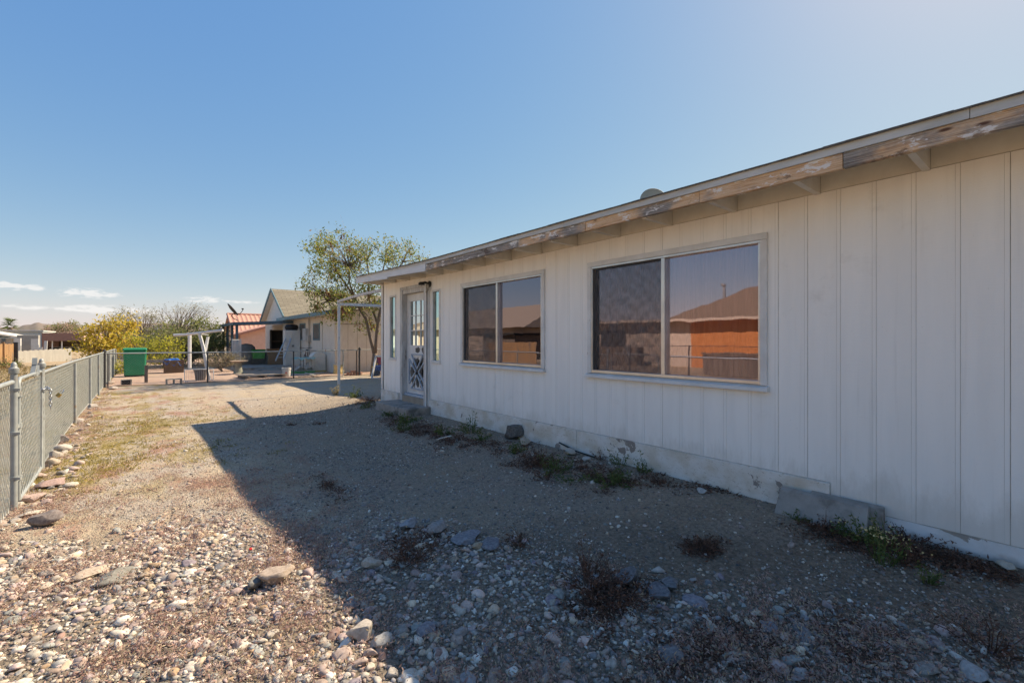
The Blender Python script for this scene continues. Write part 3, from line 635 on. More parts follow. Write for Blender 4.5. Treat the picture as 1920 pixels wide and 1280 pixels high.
for z in (.22,.66,.92):
    MB().lathe([(.023,0),(.023,.04)],(gx(ga),ga,z),10).bar((gx(ga),ga-.08,z+.02),(gx(ga),ga+.06,z+.02),.02,.03).build('hinge', M['galv'], gt)
lt = MB(); q = Vector((gx(6.42),6.42,1.075))
lt.bar(q+Vector((-.01,-.05,-.03)), q+Vector((0,.02,.085)), .035, .016).bar(q+Vector((0,.01,.08)), q+Vector((0,.03,.145)), .036, .018).bar(q+Vector((.02,.05,-.02)), q+Vector((.012,.10,.07)), .02, .012).bar(q+Vector((-.02,.07,-.01)), q+Vector((-.015,.12,.08)), .018, .012)
lt.lathe([(.025,-.02),(.025,.02)], q+Vector((0,.02,-.01)), 10)
lt.build('fork_latch', M['galv'], gt)
ch = MB(); pc = []
for i in range(15):
    a = i/14*2*math.pi; pc.append(Vector((fx(6.93)+.055*math.cos(a)+.01, 6.93+.105*math.sin(a), .86+.025*math.sin(a*1.5))))
pc2 = [Vector((fx(6.93)+.07, 6.97, .86-.034*i)) for i in range(7)]
def links(P):
    for i in range(len(P)-1):
        a, b_ = P[i], P[i+1]; d = (b_-a); L = d.length*.72; d.normalize(); up = Vector((0,0,1)) if abs(d.z) < .8 else Vector((1,0,0))
        x = d.cross(up).normalized(); x = x if i%2 else x.cross(d).normalized(); c = (a+b_)/2
        ring = [c + d*(L*math.cos(t)) + x*(.011*math.sin(t)) for t in [2*math.pi*k/10 for k in range(11)]]
        ch.tube(ring, .0042, 5, cap=False)
links(pc); links(pc2)
tag(ch.build('chain', M['chrome'], None, smooth=True), 'shiny steel chain wrapped around the gate and its post', 'chain')
pk = thing('padlock', 'brass padlock hanging on the chain at the gate post', 'padlock', (fx(6.95)+.10, 6.95, .80))
pl = Vector((fx(6.95)+.135, 6.95, .80)); rot = Matrix.Rotation(R(35),3,'Y') @ Matrix.Rotation(R(-55),3,'Z')
MB().obox(pl, (.052,.02,.042), rot).build('body', M['brass'], pk, bevel=.004)
MB().tube([pl + rot @ Vector((.017*math.cos(a), 0, .02+.036*math.sin(a)+.01)) for a in [math.pi*k/10 for k in range(11)]], .004, 6).build('shackle', M['chrome'], pk)
# back fence across the yard
BT = 17.8
bf = thing('chain_link_fence', 'dark low chain link fence across the back of the yard', 'fence', (4, BT, 0))
V, F = chainlink(lambda d: (-.88+d, BT), 11.2, .03, 1.0, .0021, .072); nmesh('wire_mesh', V, F, M['wire'], bf)
MB().tube([(-.88,BT,1.0),(3,BT,.985),(6.6,BT,1.0),(10.3,BT,1.0)], .02, 8).build('top_rail', M['galv'], bf, smooth='auto')
for px, dk_ in ((389,1),(550,1),(643,0)):
    q = at_t(px, 660, BT); post_mb(q.x, BT-.03, .99, .024, False).build('fence_post', M['darkpost' if dk_ else 'galv'], bf, smooth='auto')
q = at_t(674, 660, BT); post_mb(q.x, BT, 1.06, .036).build('fence_post', M['darkpost'], bf, smooth='auto')
post_mb(q.x-.12, BT, .98, .018, False).build('fence_post', M['darkpost'], bf, smooth='auto')

# ------------------------------------------------------------------ awning frame at the far end of the house
aw = thing('awning_frame', 'white steel awning frame on a thin chipped post at the house end', 'awning', (3.97, 12.1, .05))
M['chip'] = mottled('chipped_white_steel', (.66,.66,.65), (.54,.53,.51), 6, .55, (3,3,.6), (.28,.17,.11), (.62,.68), 5)
MB().box(3.945, 4.0, 12.07, 12.125, -.05, 2.30).box(3.94,3.944,12.08,12.115,.2,2.28).build('post', M['chip'], aw, bevel=.003)
MB().bar((3.93,12.10,2.335),(8.6,12.10,2.36), .05, .07).build('beam', M['chip'], aw)
bm_ = MB(); prv = None
for i in range(13):
    u = i/12; p = Vector((3.96+.02*math.sin(u*3), 12.12-u*2.95, 2.40+.06*u+.03*math.sin(u*math.pi)))
    if prv is not None: bm_.bar(prv, p, .05, .055)
    prv = p
bm_.build('beam', M['worn_trim'], aw)

# ------------------------------------------------------------------ plants
def leaf_cards(P, size, aspect=.45, droop=.0, seed=1, tilt=1.0):
    """one folded leaf (two triangles) per point"""
    r_ = np.random.default_rng(seed); n = len(P); P = np.asarray(P)
    d = r_.normal(size=(n,3)); d[:,2] = d[:,2]*tilt - droop; d /= np.linalg.norm(d,axis=1,keepdims=True)
    u = r_.normal(size=(n,3)); u -= d*(u*d).sum(1,keepdims=True); u /= np.linalg.norm(u,axis=1,keepdims=True); w = np.cross(d,u)
    L = size*r_.uniform(.6,1.35,(n,1)); W = L*aspect*.5
    v0 = P; v1 = P + d*L*.45 + u*W + w*W*.3; v2 = P + d*L; v3 = P + d*L*.45 - u*W + w*W*.3
    V = np.stack([v0,v1,v2,v3],1).reshape(-1,3); i0 = np.arange(n)*4
    return V, np.stack([i0,i0+1,i0+2,i0+3],-1)
def clump_points(centres, n, sig, seed):
    r_ = np.random.default_rng(seed); out = []
    for c in centres: out.append(np.asarray(c) + np.clip(r_.normal(size=(n,3)),-1.9,1.9)*np.asarray(sig)*r_.uniform(.6,1.3))
    return np.concatenate(out)
def crown_centres(ells, per, seed):
    r_ = np.random.default_rng(seed); out = []
    for (c, rad), k in zip(ells, per):
        for _ in range(k):
            d = r_.normal(size=3); d /= np.linalg.norm(d); out.append(np.asarray(c) + d*np.asarray(rad)*r_.uniform(.35,1)**.5)
    return out
def branches(mb, base, forks, centres, seed, r0, rt=.006, n=5):
    """limbs from fork points to the clump centres, each with a bend"""
    r_ = random.Random(seed)
    for c in centres:
        c = Vector(c); f = min(forks, key=lambda q: (Vector(q)-c).length); f = Vector(f); L = (c-f).length
        mid = f.lerp(c, .5) + Vector((r_.uniform(-.1,.1),r_.uniform(-.1,.1),r_.uniform(-.02,.14)))*L
        q1 = f.lerp(mid, .5) + Vector((0,0,.03*L))
        mb.tube([f, q1, mid, mid.lerp(c,.55)+Vector((r_.uniform(-.05,.05),r_.uniform(-.05,.05),0))*L, c], [r0, r0*.8, r0*.55, r0*.35, rt], n)
        for _ in range(3):
            e = c + Vector((r_.gauss(0,.22),r_.gauss(0,.22),r_.gauss(.1,.2))); mb.tube([mid.lerp(c,r_.uniform(.2,.9)), e], [rt*1.2, rt*.4], 3)

# the pod tree by the back fence
TT = 17.2
def tp(px, py, dt=0): v = at_t(px, py, TT+dt); return (v.x, v.y, v.z)
tree = thing('pod_tree', 'multi stemmed tree with sparse olive leaves and hanging brown seed pods', 'tree', tp(700, 706))
tr = MB()
tr.tube([tp(699,709),tp(700,690),tp(702,672),tp(703,662)], [.12,.105,.095,.09], 9)
tr.tube([tp(702,664),tp(696,640,.1),tp(690,615,.1),tp(686,598,.2),tp(676,582,.25),tp(666,560,.3)], [.075,.065,.06,.055,.05,.045], 8)
tr.tube([tp(703,664),tp(705,640,-.1),tp(708,612,-.1),tp(711,590,-.1),tp(716,570,-.15),tp(722,545,-.2)], [.075,.065,.062,.058,.052,.045], 8)
tr.tube([tp(708,606,-.1),tp(700,585,.2),tp(695,572,.3),tp(690,550,.4)], [.045,.04,.035,.03], 7)
tr.tube([tp(666,560,.3),tp(650,535,.5),tp(632,510,.4),tp(618,480,.3)], [.045,.038,.03,.02], 6)
tr.tube([tp(666,560,.3),tp(655,530,-.2),tp(655,500,-.4),tp(650,468,-.3)], [.04,.034,.028,.018], 6)
tr.tube([tp(690,550,.4),tp(692,520,.6),tp(688,490,.5),tp(697,462,.5)], [.035,.03,.024,.016], 6)
tr.tube([tp(722,545,-.2),tp(735,520,-.4),tp(755,492,-.3),tp(768,466,-.2)], [.042,.034,.026,.016], 6)
tr.tube([tp(722,545,-.2),tp(716,515,.3),tp(722,490,.3),tp(728,462,.3)], [.04,.032,.026,.016], 6)
tr.tube([tp(666,560,.3),tp(640,560,.2),tp(615,565,0),tp(598,572,0)], [.035,.028,.022,.014], 6)
forks = [tp(650,535,.5),tp(632,510,.4),tp(655,500,-.4),tp(692,520,.6),tp(688,490,.5),tp(735,520,-.4),tp(755,492,-.3),tp(716,515,.3),tp(722,490,.3),tp(640,560,.2),tp(615,565,0),tp(676,582,.25)]
r_ = np.random.default_rng(3); cen = []
for (px, py, rx, ry, k) in ((632,480,58,48,34),(700,487,62,42,30),(755,480,30,32,13),(610,520,36,48,20),(625,565,46,26,22),(680,552,52,28,26),(790,495,22,12,5),(640,590,28,14,7),(735,540,34,26,10),(690,600,24,18,4),(604,464,20,14,6)):
    for _ in range(k):
        a = r_.uniform(0,2*np.pi); q = r_.uniform(0,1)**.5; cen.append(tp(px+rx*q*np.cos(a), py+ry*q*np.sin(a), r_.normal()*.75))
branches(tr, None, forks, cen, 5, .016, .004, 4)
tr.build('trunk', M['bark'], tree, smooth=True)
P = clump_points(cen, 54, (.19,.19,.16), 11); V, F = leaf_cards(P, .108, .38, .45, 12)
pc = np.concatenate([np.array([c for c in cen if c[2] < 3.3])[::1], np.array(cen)[::6]]); P = clump_points(pc, 9, (.05,.05,.08), 13)
V2, F2 = leaf_cards(P, .17, .22, 3.2, 14)
nmesh('crown', np.concatenate([V,V2]), np.concatenate([F,F2+len(V)]), [M['leaf_tree'], M['pod']], tree, mi=[0]*len(F)+[1]*len(F2))

def bush(name, label, cat, base, ells, per, nleaf, sig, size, mat, seed, aspect=.45, r0=.03, group=None, forkh=.35, droop=0., tilt=1.0, trunk=True, bark=None):
    o = thing(name, label, cat, base, group); cen = crown_centres(ells, per, seed); b = Vector(base)
    t = MB(); top = Vector(np.mean([c for c, _ in ells], axis=0)); fk = b.lerp(top, forkh)
    forks = [fk + Vector((random.uniform(-.2,.2),random.uniform(-.2,.2),random.uniform(-.1,.2))) for _ in range(3)]
    for f in forks: t.tube([b+Vector((random.uniform(-.08,.08),random.uniform(-.08,.08),-.05)), b.lerp(f,.6), f], [r0*2.2, r0*1.7, r0*1.3], 6)
    branches(t, None, forks, cen, seed+1, r0, .006, 4)
    t.build('trunk', bark or M['bark'], o)
    P = clump_points(cen, nleaf, sig, seed+2); P[:,2] = np.maximum(P[:,2], b.z+.03)
    V, F = leaf_cards(P, size, aspect, droop, seed+3, tilt); nmesh('crown', V, F, mat, o); return o
def gp(px, py, t, z=None):
    v = at_t(px, py, t); return (v.x, v.y, v.z if z is None else z)
bush('yellow_shrub', 'tall yellow leaved shrub growing past the end of the left fence', 'shrub', gp(205,690,34,0), [(gp(208,630,34),(1.35,1.2,1.0)),(gp(192,652,33.5),(1.1,1.0,.5)),(gp(222,612,34),(.8,.7,.5))], (60,26,14), 34, (.22,.22,.18), .17, M['leaf_yellow'], 21)
bush('yellow_shrub', 'yellow green shrub right behind the green wheelie bin', 'shrub', gp(262,690,31,0), [(gp(258,650,31),(1.0,.9,.65)),(gp(285,662,30.5),(1.0,.8,.5))], (30,20), 34, (.18,.18,.15), .13, M['leaf_lime'], 22)
bush('lime_shrub', 'small lime green shrub between fence corner and green bin', 'shrub', gp(224,700,24.5,0), [(gp(222,688,24.5),(.42,.4,.3))], (22,), 34, (.10,.10,.08), .08, M['leaf_lime'], 23, r0=.012)
bush('bare_tree', 'thin leafed spreading tree behind the yellow shrub, left of the larger one', 'tree', gp(268,660,46,0), [(gp(268,610,46),(2.6,1.8,1.0)),(gp(258,592,46),(1.8,1.4,.5))], (44,26), 26, (.34,.34,.22), .16, M['leaf_dull'], 24, .22, .04)
bush('bare_tree', 'tall wispy half bare tree standing above the olive bush', 'tree', gp(335,655,44,0), [(gp(330,600,44),(2.6,1.8,1.3)),(gp(345,582,44),(2.0,1.4,.5))], (34,26), 24, (.36,.36,.24), .15, M['leaf_dull'], 25, .18, .05)
bush('olive_bush', 'large rounded olive green bush behind the white pipe frame', 'bush', gp(355,690,30,0), [(gp(358,635,30),(1.95,1.5,1.15)),(gp(385,650,29.5),(1.1,1,1.0)),(gp(335,655,29.5),(1.2,1,.8))], (90,36,30), 40, (.22,.22,.18), .13, M['leaf_green'], 26)
bush('yellow_shrub', 'yellow green shrub in front of the olive bush, left side', 'shrub', gp(312,690,28,0), [(gp(310,655,28),(.8,.7,.65)),(gp(300,668,27.5),(.9,.6,.4))], (28,18), 36, (.17,.17,.14), .12, M['leaf_lime'], 27)
bush('dry_bush', 'low straw coloured dry bush beside the birdbath', 'bush', gp(418,690,23.5,0), [(gp(412,678,23.5),(.75,.6,.26)),(gp(438,676,23.5),(.4,.5,.24))], (40,20), 40, (.12,.12,.09), .09, M['leaf_straw'], 28, .16, .012)
bush('dark_bush', 'dark green bush by the patio posts', 'bush', gp(405,680,33,0), [(gp(404,640,33),(.6,.7,.9))], (24,), 34, (.18,.18,.18), .12, M['leaf_green'], 29)
bush('grey_bush', 'greyish green trimmed bush under the wispy trees', 'bush', gp(275,660,40,0), [(gp(285,632,40),(2.2,1.2,.8))], (50,), 30, (.25,.25,.2), .13, M['leaf_green'], 30)

# palm far left
pp = gp(17, 613, 95); palm = thing('palm_tree', 'small fan palm above the roofs at the left edge', 'palm', (pp[0], pp[1], 0))
MB().tube([(pp[0],pp[1],0),(pp[0]+.1,pp[1],pp[2])], [.35,.28], 8).build('trunk', M['bark'], palm)
pf = MB(); r_ = random.Random(2)
for i in range(46):
    a = r_.uniform(0,2*math.pi); e = r_.uniform(-.5,1.3); L = r_.uniform(.9,1.5); d = Vector((math.cos(a)*math.cos(e),math.sin(a)*math.cos(e),math.sin(e)))
    c0 = Vector(pp)+Vector((0,0,.3)); c1 = c0 + d*L*.55; sd = d.cross(Vector((0,0,1))).normalized()
    for k in range(-3,4):
        tip = c1 + (d*(1-.08*abs(k)) + sd*.28*k)*L*.5 - Vector((0,0,.15*L)); w_ = sd*.05
        pf.add([c1-w_, c1+w_, tip], [(0,1,2)])
    pf.tube([c0, c1], .02, 3)
pf.build('crown', M['leaf_weed'], palm)

# ------------------------------------------------------------------ neighbour's cream house with a patio roof, beyond the back fence
M['cream'] = mottled('cream_siding', (.70,.635,.55), (.64,.57,.485), 5, .8, (1,1,.6), bump=.1)
M['white_stucco'] = mottled('white_gable_paint', (.68,.66,.62), (.60,.58,.55), 5, .8)
M['teal_trim'] = mottled('blue_green_trim', (.11,.19,.22), (.15,.24,.27), 5, .6)
m, n, l, b = new_mat('tan_shingle_roof'); T = NT(m); br = n.new('ShaderNodeTexBrick'); l.new(T.pos((1,1,1), rot=(R(90),0,0)), br.inputs[0])
br.inputs['Scale'].default_value = 1; br.inputs['Brick Width'].default_value = .5; br.inputs['Row Height'].default_value = .085; br.inputs['Mortar Size'].default_value = .012
br.inputs['Color1'].default_value = (.22,.185,.13,1); br.inputs['Color2'].default_value = (.29,.25,.18,1); br.inputs['Mortar'].default_value = (.10,.085,.06,1)
l.new(br.outputs[0], b.inputs['Base Color']); b.inputs['Roughness'].default_value = .95; l.new(T.bump(br.outputs[1], .5, .02), b.inputs['Normal']); M['tanshingle'] = m
NX = 6.2
nh = thing('cream_house', 'cream neighbouring house with tan shingle gable roof and blue green trim', 'house', (NX, 23, 0))
MB().box(NX, 13, 19.4, 27.2, -.1, 2.52).build('wall', M['cream'], nh)
MB().box(NX+.02, 13, 27.2, 33.4, -.1, 2.6).build('wall', M['cream'], nh)
bt = MB()
for y in (23.3, 21.05): bt.box(NX-.012, NX+.004, y-.02, y+.02, 0, 2.5)
for x in np.arange(6.35, 13, .4): bt.box(x-.006, x+.006, 19.394, 19.402, 0, 2.5)
bt.box(NX-.01, 13, 19.385, 19.402, 2.05, 2.09)
bt.build('batten', mottled('tan_batten', (.40,.33,.25), (.36,.30,.23), 5, .8), nh)
# gable (faces the yard), ridge runs away from it
MB().prism([(27.3,2.55),(33.3,2.55),(30.3,4.25)], 'x', NX, NX+.15).build('gable', M['white_stucco'], nh)
RZ, RY = 4.45, 30.15
rf = MB()
rf.hexa([(NX-.28,27.0,2.58),(13,27.0,2.58),(13,RY,RZ-.09),(NX-.28,RY,RZ-.09),(NX-.28,27.0,2.67),(13,27.0,2.67),(13,RY,RZ),(NX-.28,RY,RZ)])
rf.hexa([(NX-.28,RY,RZ-.09),(13,RY,RZ-.09),(13,33.5,2.5),(NX-.28,33.5,2.5),(NX-.28,RY,RZ),(13,RY,RZ),(13,33.5,2.59),(NX-.28,33.5,2.59)])
rf.build('roof', M['tanshingle'], nh)
MB().hexa([(NX-.27,27.02,2.55),(13,27.02,2.55),(13,RY,RZ-.12),(NX-.27,RY,RZ-.12),(NX-.27,27.02,2.576),(13,27.02,2.576),(13,RY,RZ-.094),(NX-.27,RY,RZ-.094)]).hexa([(NX-.27,RY,RZ-.12),(13,RY,RZ-.12),(13,33.48,2.47),(NX-.27,33.48,2.47),(NX-.27,RY,RZ-.094),(13,RY,RZ-.094),(13,33.48,2.496),(NX-.27,33.48,2.496)]).build('soffit', M['cream'], nh)
rk = MB(); rk.bar((NX-.30,26.95,2.62),(NX-.30,RY,RZ-.03), .04, .16).bar((NX-.30,33.5,2.55),(NX-.30,RY,RZ-.03), .04, .16); rk.build('rake_board', M['teal_trim'], nh)
MB().hexa([(5.72,18.9,2.50),(10,18.9,3.55),(10,27.6,3.55),(5.72,27.6,2.50),(5.72,18.9,2.58),(10,18.9,3.63),(10,27.6,3.63),(5.72,27.6,2.58)]).hexa([(10.002,18.9,3.55),(14.3,18.9,2.5),(14.3,27.6,2.5),(10.002,27.6,3.55),(10.002,18.9,3.63),(14.3,18.9,2.58),(14.3,27.6,2.58),(10.002,27.6,3.63)]).build('roof', M['tanshingle'], nh)
MB().prism([(NX+.3,2.521),(13,2.521),(13,2.8),(10,3.52)], 'y', 19.42, 19.55).build('gable', M['cream'], nh)
MB().box(5.68, 5.717, 18.88, 27.6, 2.42, 2.585).hexa([(5.72,18.86,2.42),(10,18.86,3.47),(10,18.898,3.47),(5.72,18.898,2.42),(5.72,18.86,2.58),(10,18.86,3.63),(10,18.898,3.63),(5.72,18.898,2.58)]).build('fascia_board', M['teal_trim'], nh)
MB().box(5.72, NX-.002, 18.95, 27.2, 2.44, 2.47).build('soffit', M['cream'], nh)
for (pa, pb) in ((600,588),(573,563)):
    a = at_x(pa, 605, NX).y; b_ = at_x(pb, 605, NX).y; z1 = at_x((pa+pb)/2, 606, NX).z; z0 = at_x((pa+pb)/2, 638, NX).z
    w = MB().box(NX-.03, NX+.002, a, b_, z1-.06, z1).box(NX-.03, NX+.002, a, b_, z0, z0+.06).box(NX-.03, NX+.002, a, a+.06, z0+.061, z1-.061).box(NX-.03, NX+.002, b_-.06, b_, z0+.061, z1-.061).build('window', M['teal_trim'], nh)
    MB().box(NX-.012, NX-.004, a+.061, b_-.061, z0+.061, z1-.061).build('pane', mottled('dusty_dark_pane', (.12,.11,.11), (.16,.15,.14), 6, .25), w)
eb = MB(); q = at_x(576, 620, NX); eb.box(NX-.16, NX-.002, q.y-.32, q.y+.25, 1.35, 1.95).build('meter_box', mottled('pale_meter_box', (.50,.49,.46), (.42,.41,.39), 6, .5), nh, bevel=.02)
q = at_x(578, 630, NX); MB().tube([(NX-.06,q.y-.35,.4),(NX-.06,q.y-.35,2.4)], .03, 8).box(NX-.14, NX-.002, q.y-.5, q.y-.2, 1.30, 1.62).build('conduit', mottled('tan_conduit', (.45,.42,.37), (.38,.35,.31), 6, .5), nh)
# patio roof on blue posts
PX0, PX1, PY0, PY1 = 3.49, 6.15, 26.0, 31.4
def pz(x): return 2.20 + .055*(x-PX0)
MB().hexa([(PX0,PY0,pz(PX0)),(PX1,PY0,pz(PX1)),(PX1,PY1,pz(PX1)),(PX0,PY1,pz(PX0)),(PX0,PY0,pz(PX0)+.03),(PX1,PY0,pz(PX1)+.03),(PX1,PY1,pz(PX1)+.03),(PX0,PY1,pz(PX0)+.03)]).build('patio_roof', M['cream'], nh)
M['slate'] = mottled('slate_blue_paint', (.075,.115,.145), (.11,.155,.18), 5, .6)
MB().bar((PX0-.02,PY0-.04,pz(PX0)),(PX1,PY0-.04,pz(PX1)), .06, .14).build('patio_beam', M['slate'], nh); MB().bar((PX0-.05,PY0,pz(PX0)),(PX0-.05,PY1,pz(PX0)), .06, .14).build('patio_beam', M['slate'], nh)
for y in (26.15, 27.7, 29.4, 31.1): MB().box(PX0+.06, PX0+.17, y-.055, y+.055, 0, pz(PX0)-.03).build('patio_post', M['slate'], nh)
MB().box(NX-.5, NX-.38, 26.1, 26.22, 0, pz(NX-.4)-.02).build('patio_post', M['white_stucco'], nh)
tag(MB().box(3.6, NX-.02, 23.6, 31.5, -.05, .13).box(3.9, NX-.02, 22.9, 23.59, -.05, .07).build('patio', M['concrete'], None, bevel=.01), kind='structure')
# antenna dish on the patio roof corner
ad = thing('satellite_dish', 'thin dark satellite dish and arm on the slate patio roof corner', 'satellite dish', (3.55, 26.1, pz(3.5)+.03))
q = gp(437,588,26.1); MB().tube([gp(447,601,26.1),gp(438,597,26.1),gp(434,592,26.1),gp(437,588,26.1)], .022, 6).tube([gp(437,588,26.1),gp(450,588,26.1),gp(455,582,26.1),gp(456,578,26.1)], .018, 6).lathe([(.05,-.03),(.05,.03)], gp(455,579,26.1), 10).build('mast', M['darkpost'], ad)
MB().lathe([(.001,0),(.2,.02),(.36,.07),(.36,.085),(.2,.035),(.001,.015)], gp(434,582,26.1), 24, rot=Matrix.Rotation(R(52),3,'Y')).build('reflector', M['darkpost'], ad, smooth=True)

# terracotta house further back
m, n, l, b = new_mat('terracotta_tile'); T = NT(m); X3 = T.xyz(); 
wv = T.math('SINE', T.math('MULTIPLY', X3[0], 2*math.pi/.36)); rr = T.math('FRACT', T.math('MULTIPLY', X3[1], 2.4))
c = T.mix(T.noise(T.pos(), 3, 4), (.46,.22,.155), (.56,.32,.235)); c = T.mix(T.rng(rr, .0, .12, .5, 0), c, (.2,.08,.05))
l.new(c, b.inputs['Base Color']); b.inputs['Roughness'].default_value = .85; M['tile'] = m
M['pink'] = mottled('pink_stucco', (.60,.42,.33), (.55,.37,.285), 4, .9, bump=.2)
th = thing('tiled_house', 'pink stucco house with a terracotta tile roof behind the patio', 'house', (9, 46, 0))
MB().box(6.3, 18, 44.6, 51.5, -.1, 1.9).build('wall', M['pink'], th)
MB().prism([(44.6,1.901),(51.5,1.901),(48,3.45)], 'x', 6.3, 6.45).build('gable', M['pink'], th)
# barrel tiles as real ridges down the slope
V = []; F = []; xs_ = np.arange(5.9, 18.2, .06); prof = .045*np.maximum(-.25, np.cos((xs_-5.9)/.36*2*np.pi))
for (ya, za, yb, zb) in ((44.0,1.65,48.0,3.72),(52.0,1.65,48.0,3.72)):
    o = len(V); ny_ = 11
    for j in range(ny_+1):
        u = j/ny_; 
        for x_, p_ in zip(xs_, prof): V.append((x_, ya+(yb-ya)*u, za+(zb-za)*u + p_ + .02*((j%2))))
    nx_ = len(xs_); F += [(o+j*nx_+i, o+j*nx_+i+1, o+(j+1)*nx_+i+1, o+(j+1)*nx_+i) for j in range(ny_) for i in range(nx_-1)]
MB().add(V, F).build('roof', M['tile'], th, smooth=True, fix=False)
MB().tube([(5.85,48,3.74),(18.2,48,3.74)], .11, 8).tube([(5.88,44.0,1.7),(5.88,48,3.74)], .10, 8).build('ridge_tile', M['tile'], th)
MB().prism([(5.75,-.1),(9.5,-.1),(9.5,2.95),(5.75,1.80)], 'y', 40.0, 44.0).build('lean_to', M['pink'], th)
MB().hexa([(5.2,39.6,1.62),(9.7,39.6,3.0),(9.7,44,3.0),(5.2,44,1.62),(5.2,39.6,1.80),(9.7,39.6,3.18),(9.7,44,3.18),(5.2,44,1.80)]).build('roof', M['tile'], th)
# block wall behind the shrubs
tag(MB().box(-2.0, 3.4, 41.8, 42.0, -.1, 1.75).build('block_wall', mottled('grey_block_wall', (.30,.27,.25), (.24,.22,.21), 4, .9), None), 'plain grey block wall behind the yellow green shrubs', 'wall')
q = gp(302, 620, 52); ws = thing('white_shed', 'small white building peeking between the bare trees', 'shed', (q[0], q[1], 0))
MB().box(q[0]-.5, q[0]+.9, q[1], q[1]+3, 0, q[2]+.35).build('wall', M['white_stucco'], ws); MB().box(q[0]-.6, q[0]+1.0, q[1]-.1, q[1]+3.1, q[2]+.352, q[2]+.46).build('roof', M['drip'], ws)

# ------------------------------------------------------------------ things in the neighbour's yard
def rest(px, py): return ground_at(px, py)
M['bin_green'] = mottled('green_plastic', (.02,.22,.10), (.03,.27,.13), 4, .45, bump=.05)
gb_ = rest(253, 707); gbz = gb_.z+.02
wb = thing('wheelie_bin', 'dark green wheelie bin standing behind the back fence', 'bin', (gb_.x, gb_.y+.3, gbz))
x, y = gb_.x, gb_.y+.33
MB().hexa([(x-.31,y-.29,gbz+.04),(x+.31,y-.29,gbz+.04),(x+.31,y+.29,gbz+.04),(x-.31,y+.29,gbz+.04),(x-.345,y-.35,gbz+.98),(x+.345,y-.35,gbz+.98),(x+.345,y+.35,gbz+.98),(x-.345,y+.35,gbz+.98)]).build('body', M['bin_green'], wb, bevel=.05)
MB().hexa([(x-.37,y-.39,gbz+.981),(x+.37,y-.39,gbz+.981),(x+.37,y+.39,gbz+.981),(x-.37,y+.39,gbz+.981),(x-.34,y-.36,gbz+1.07),(x+.34,y-.36,gbz+1.07),(x+.34,y+.36,gbz+1.07),(x-.34,y+.36,gbz+1.07)]).build('lid', M['bin_green'], wb, bevel=.03)
for sx in (-.3,.3): MB().lathe([(.1,-.03),(.12,-.02),(.12,.02),(.1,.03)], (x+sx, y+.27, gbz+.12), 16, rot=Matrix.Rotation(R(90),3,'Y')).build('wheel', M['black'], wb)
MB().box(x-.29,x+.29,y-.27,y+.27,gbz,gbz+.038).build('base', M['black'], wb)
# white pipe frame
M['whitepipe'] = mottled('white_painted_pipe', (.72,.71,.70), (.62,.60,.58), 5, .5, c3=(.36,.24,.15), t3=(.66,.74), s3=4)
pf_ = thing('pergola', 'leaning white pipe pergola frame with a long cross bar near the fence', 'pergola', gp(393,712,18.8,0))
MB().tube([gp(393,713,18.8),gp(388,690,18.8),gp(381,650,18.8),gp(374,626,18.8)], .055, 8).build('pole', M['whitepipe'], pf_, smooth='auto')
MB().tube([gp(326,628,19.6),gp(350,627,19.4),(*gp(374,624,18.85),),gp(418,619,18.2)], .045, 8).build('cross_bar', M['whitepipe'], pf_, smooth='auto')
MB().tube([gp(355.5,690,21.7),gp(355.5,628,21.7)], .06, 8).build('pole', M['whitepipe'], pf_, smooth='auto')
MB().tube([gp(390,631,18.9),gp(385,658,18.9)], .045, 8).tube([gp(376,626,18.85),gp(391,628,18.9)], .012, 6).build('strut', M['whitepipe'], pf_, smooth='auto')
# birdbath
bb = rest(447, 701); bd = thing('birdbath', 'weathered stone birdbath standing on the red gravel', 'birdbath', tuple(bb))
MB().lathe([(.20,0),(.20,.04),(.17,.06),(.13,.2),(.12,.4),(.15,.46)], bb+Vector((0,0,.0)), 18).build('pedestal', mottled('grey_green_stone', (.30,.29,.22), (.22,.22,.17), 8, .9, bump=.3), bd, smooth='auto')
MB().lathe([(.14,.461),(.30,.50),(.33,.54),(.31,.545),(.25,.52),(.01,.50)], bb+Vector((.03,0,0)), 22).build('bowl', mottled('tan_stone', (.40,.30,.22), (.33,.25,.18), 8, .9, bump=.3), bd, smooth='auto')
# concrete blocks along the fence foot
def hollow_block(c, rz, lbl, upright=False):
    o = thing('concrete_block', lbl, 'concrete block', c, None); m = MB(); L, H_, D = .40, .19, .19
    rot = Matrix.Rotation(rz, 3, 'Z'); cc = Vector(c)
    def bx(x0,x1,y0,y1,z0,z1):
        m.hexa([cc + rot @ Vector(p) for p in ((x0,y0,z0),(x1,y0,z0),(x1,y1,z0),(x0,y1,z0),(x0,y0,z1),(x1,y0,z1),(x1,y1,z1),(x0,y1,z1))])
    bx(-.2,.2,-.095,.095,0,.03); bx(-.2,.2,-.095,.095,.16,.19)
    for xx in (-.2,-.016,.168): bx(xx,xx+.032,-.095,.095,.0301,.1599)
    m.build('shell', M['concrete'], o); return o
hollow_block(tuple(rest(326,721)), .08, 'hollow concrete block on its side, its two holes showing')
q = rest(237,723); o = thing('concrete_block', 'dark faced concrete block near the fence corner', 'concrete block', tuple(q))
MB().box(q.x-.13,q.x+.13,q.y-.02,q.y+.17,q.z,q.z+.19).build('shell', M['concrete'], o, bevel=.01); MB().box(q.x-.10,q.x+.09,q.y-.024,q.y-.0205,q.z+.03,q.z+.165).build('core_face', M['dark'], o)
q = rest(376,714); pl_ = thing('planter', 'tapered brown planter pot behind the white wire trellis', 'planter', tuple(q))
MB().lathe([(.13,0),(.135,.02),(.19,.36),(.205,.36),(.205,.40),(.18,.40),(.175,.34)], q, 18).build('pot', mottled('brown_pot', (.20,.16,.13), (.15,.12,.10), 8, .9), pl_, smooth='auto')
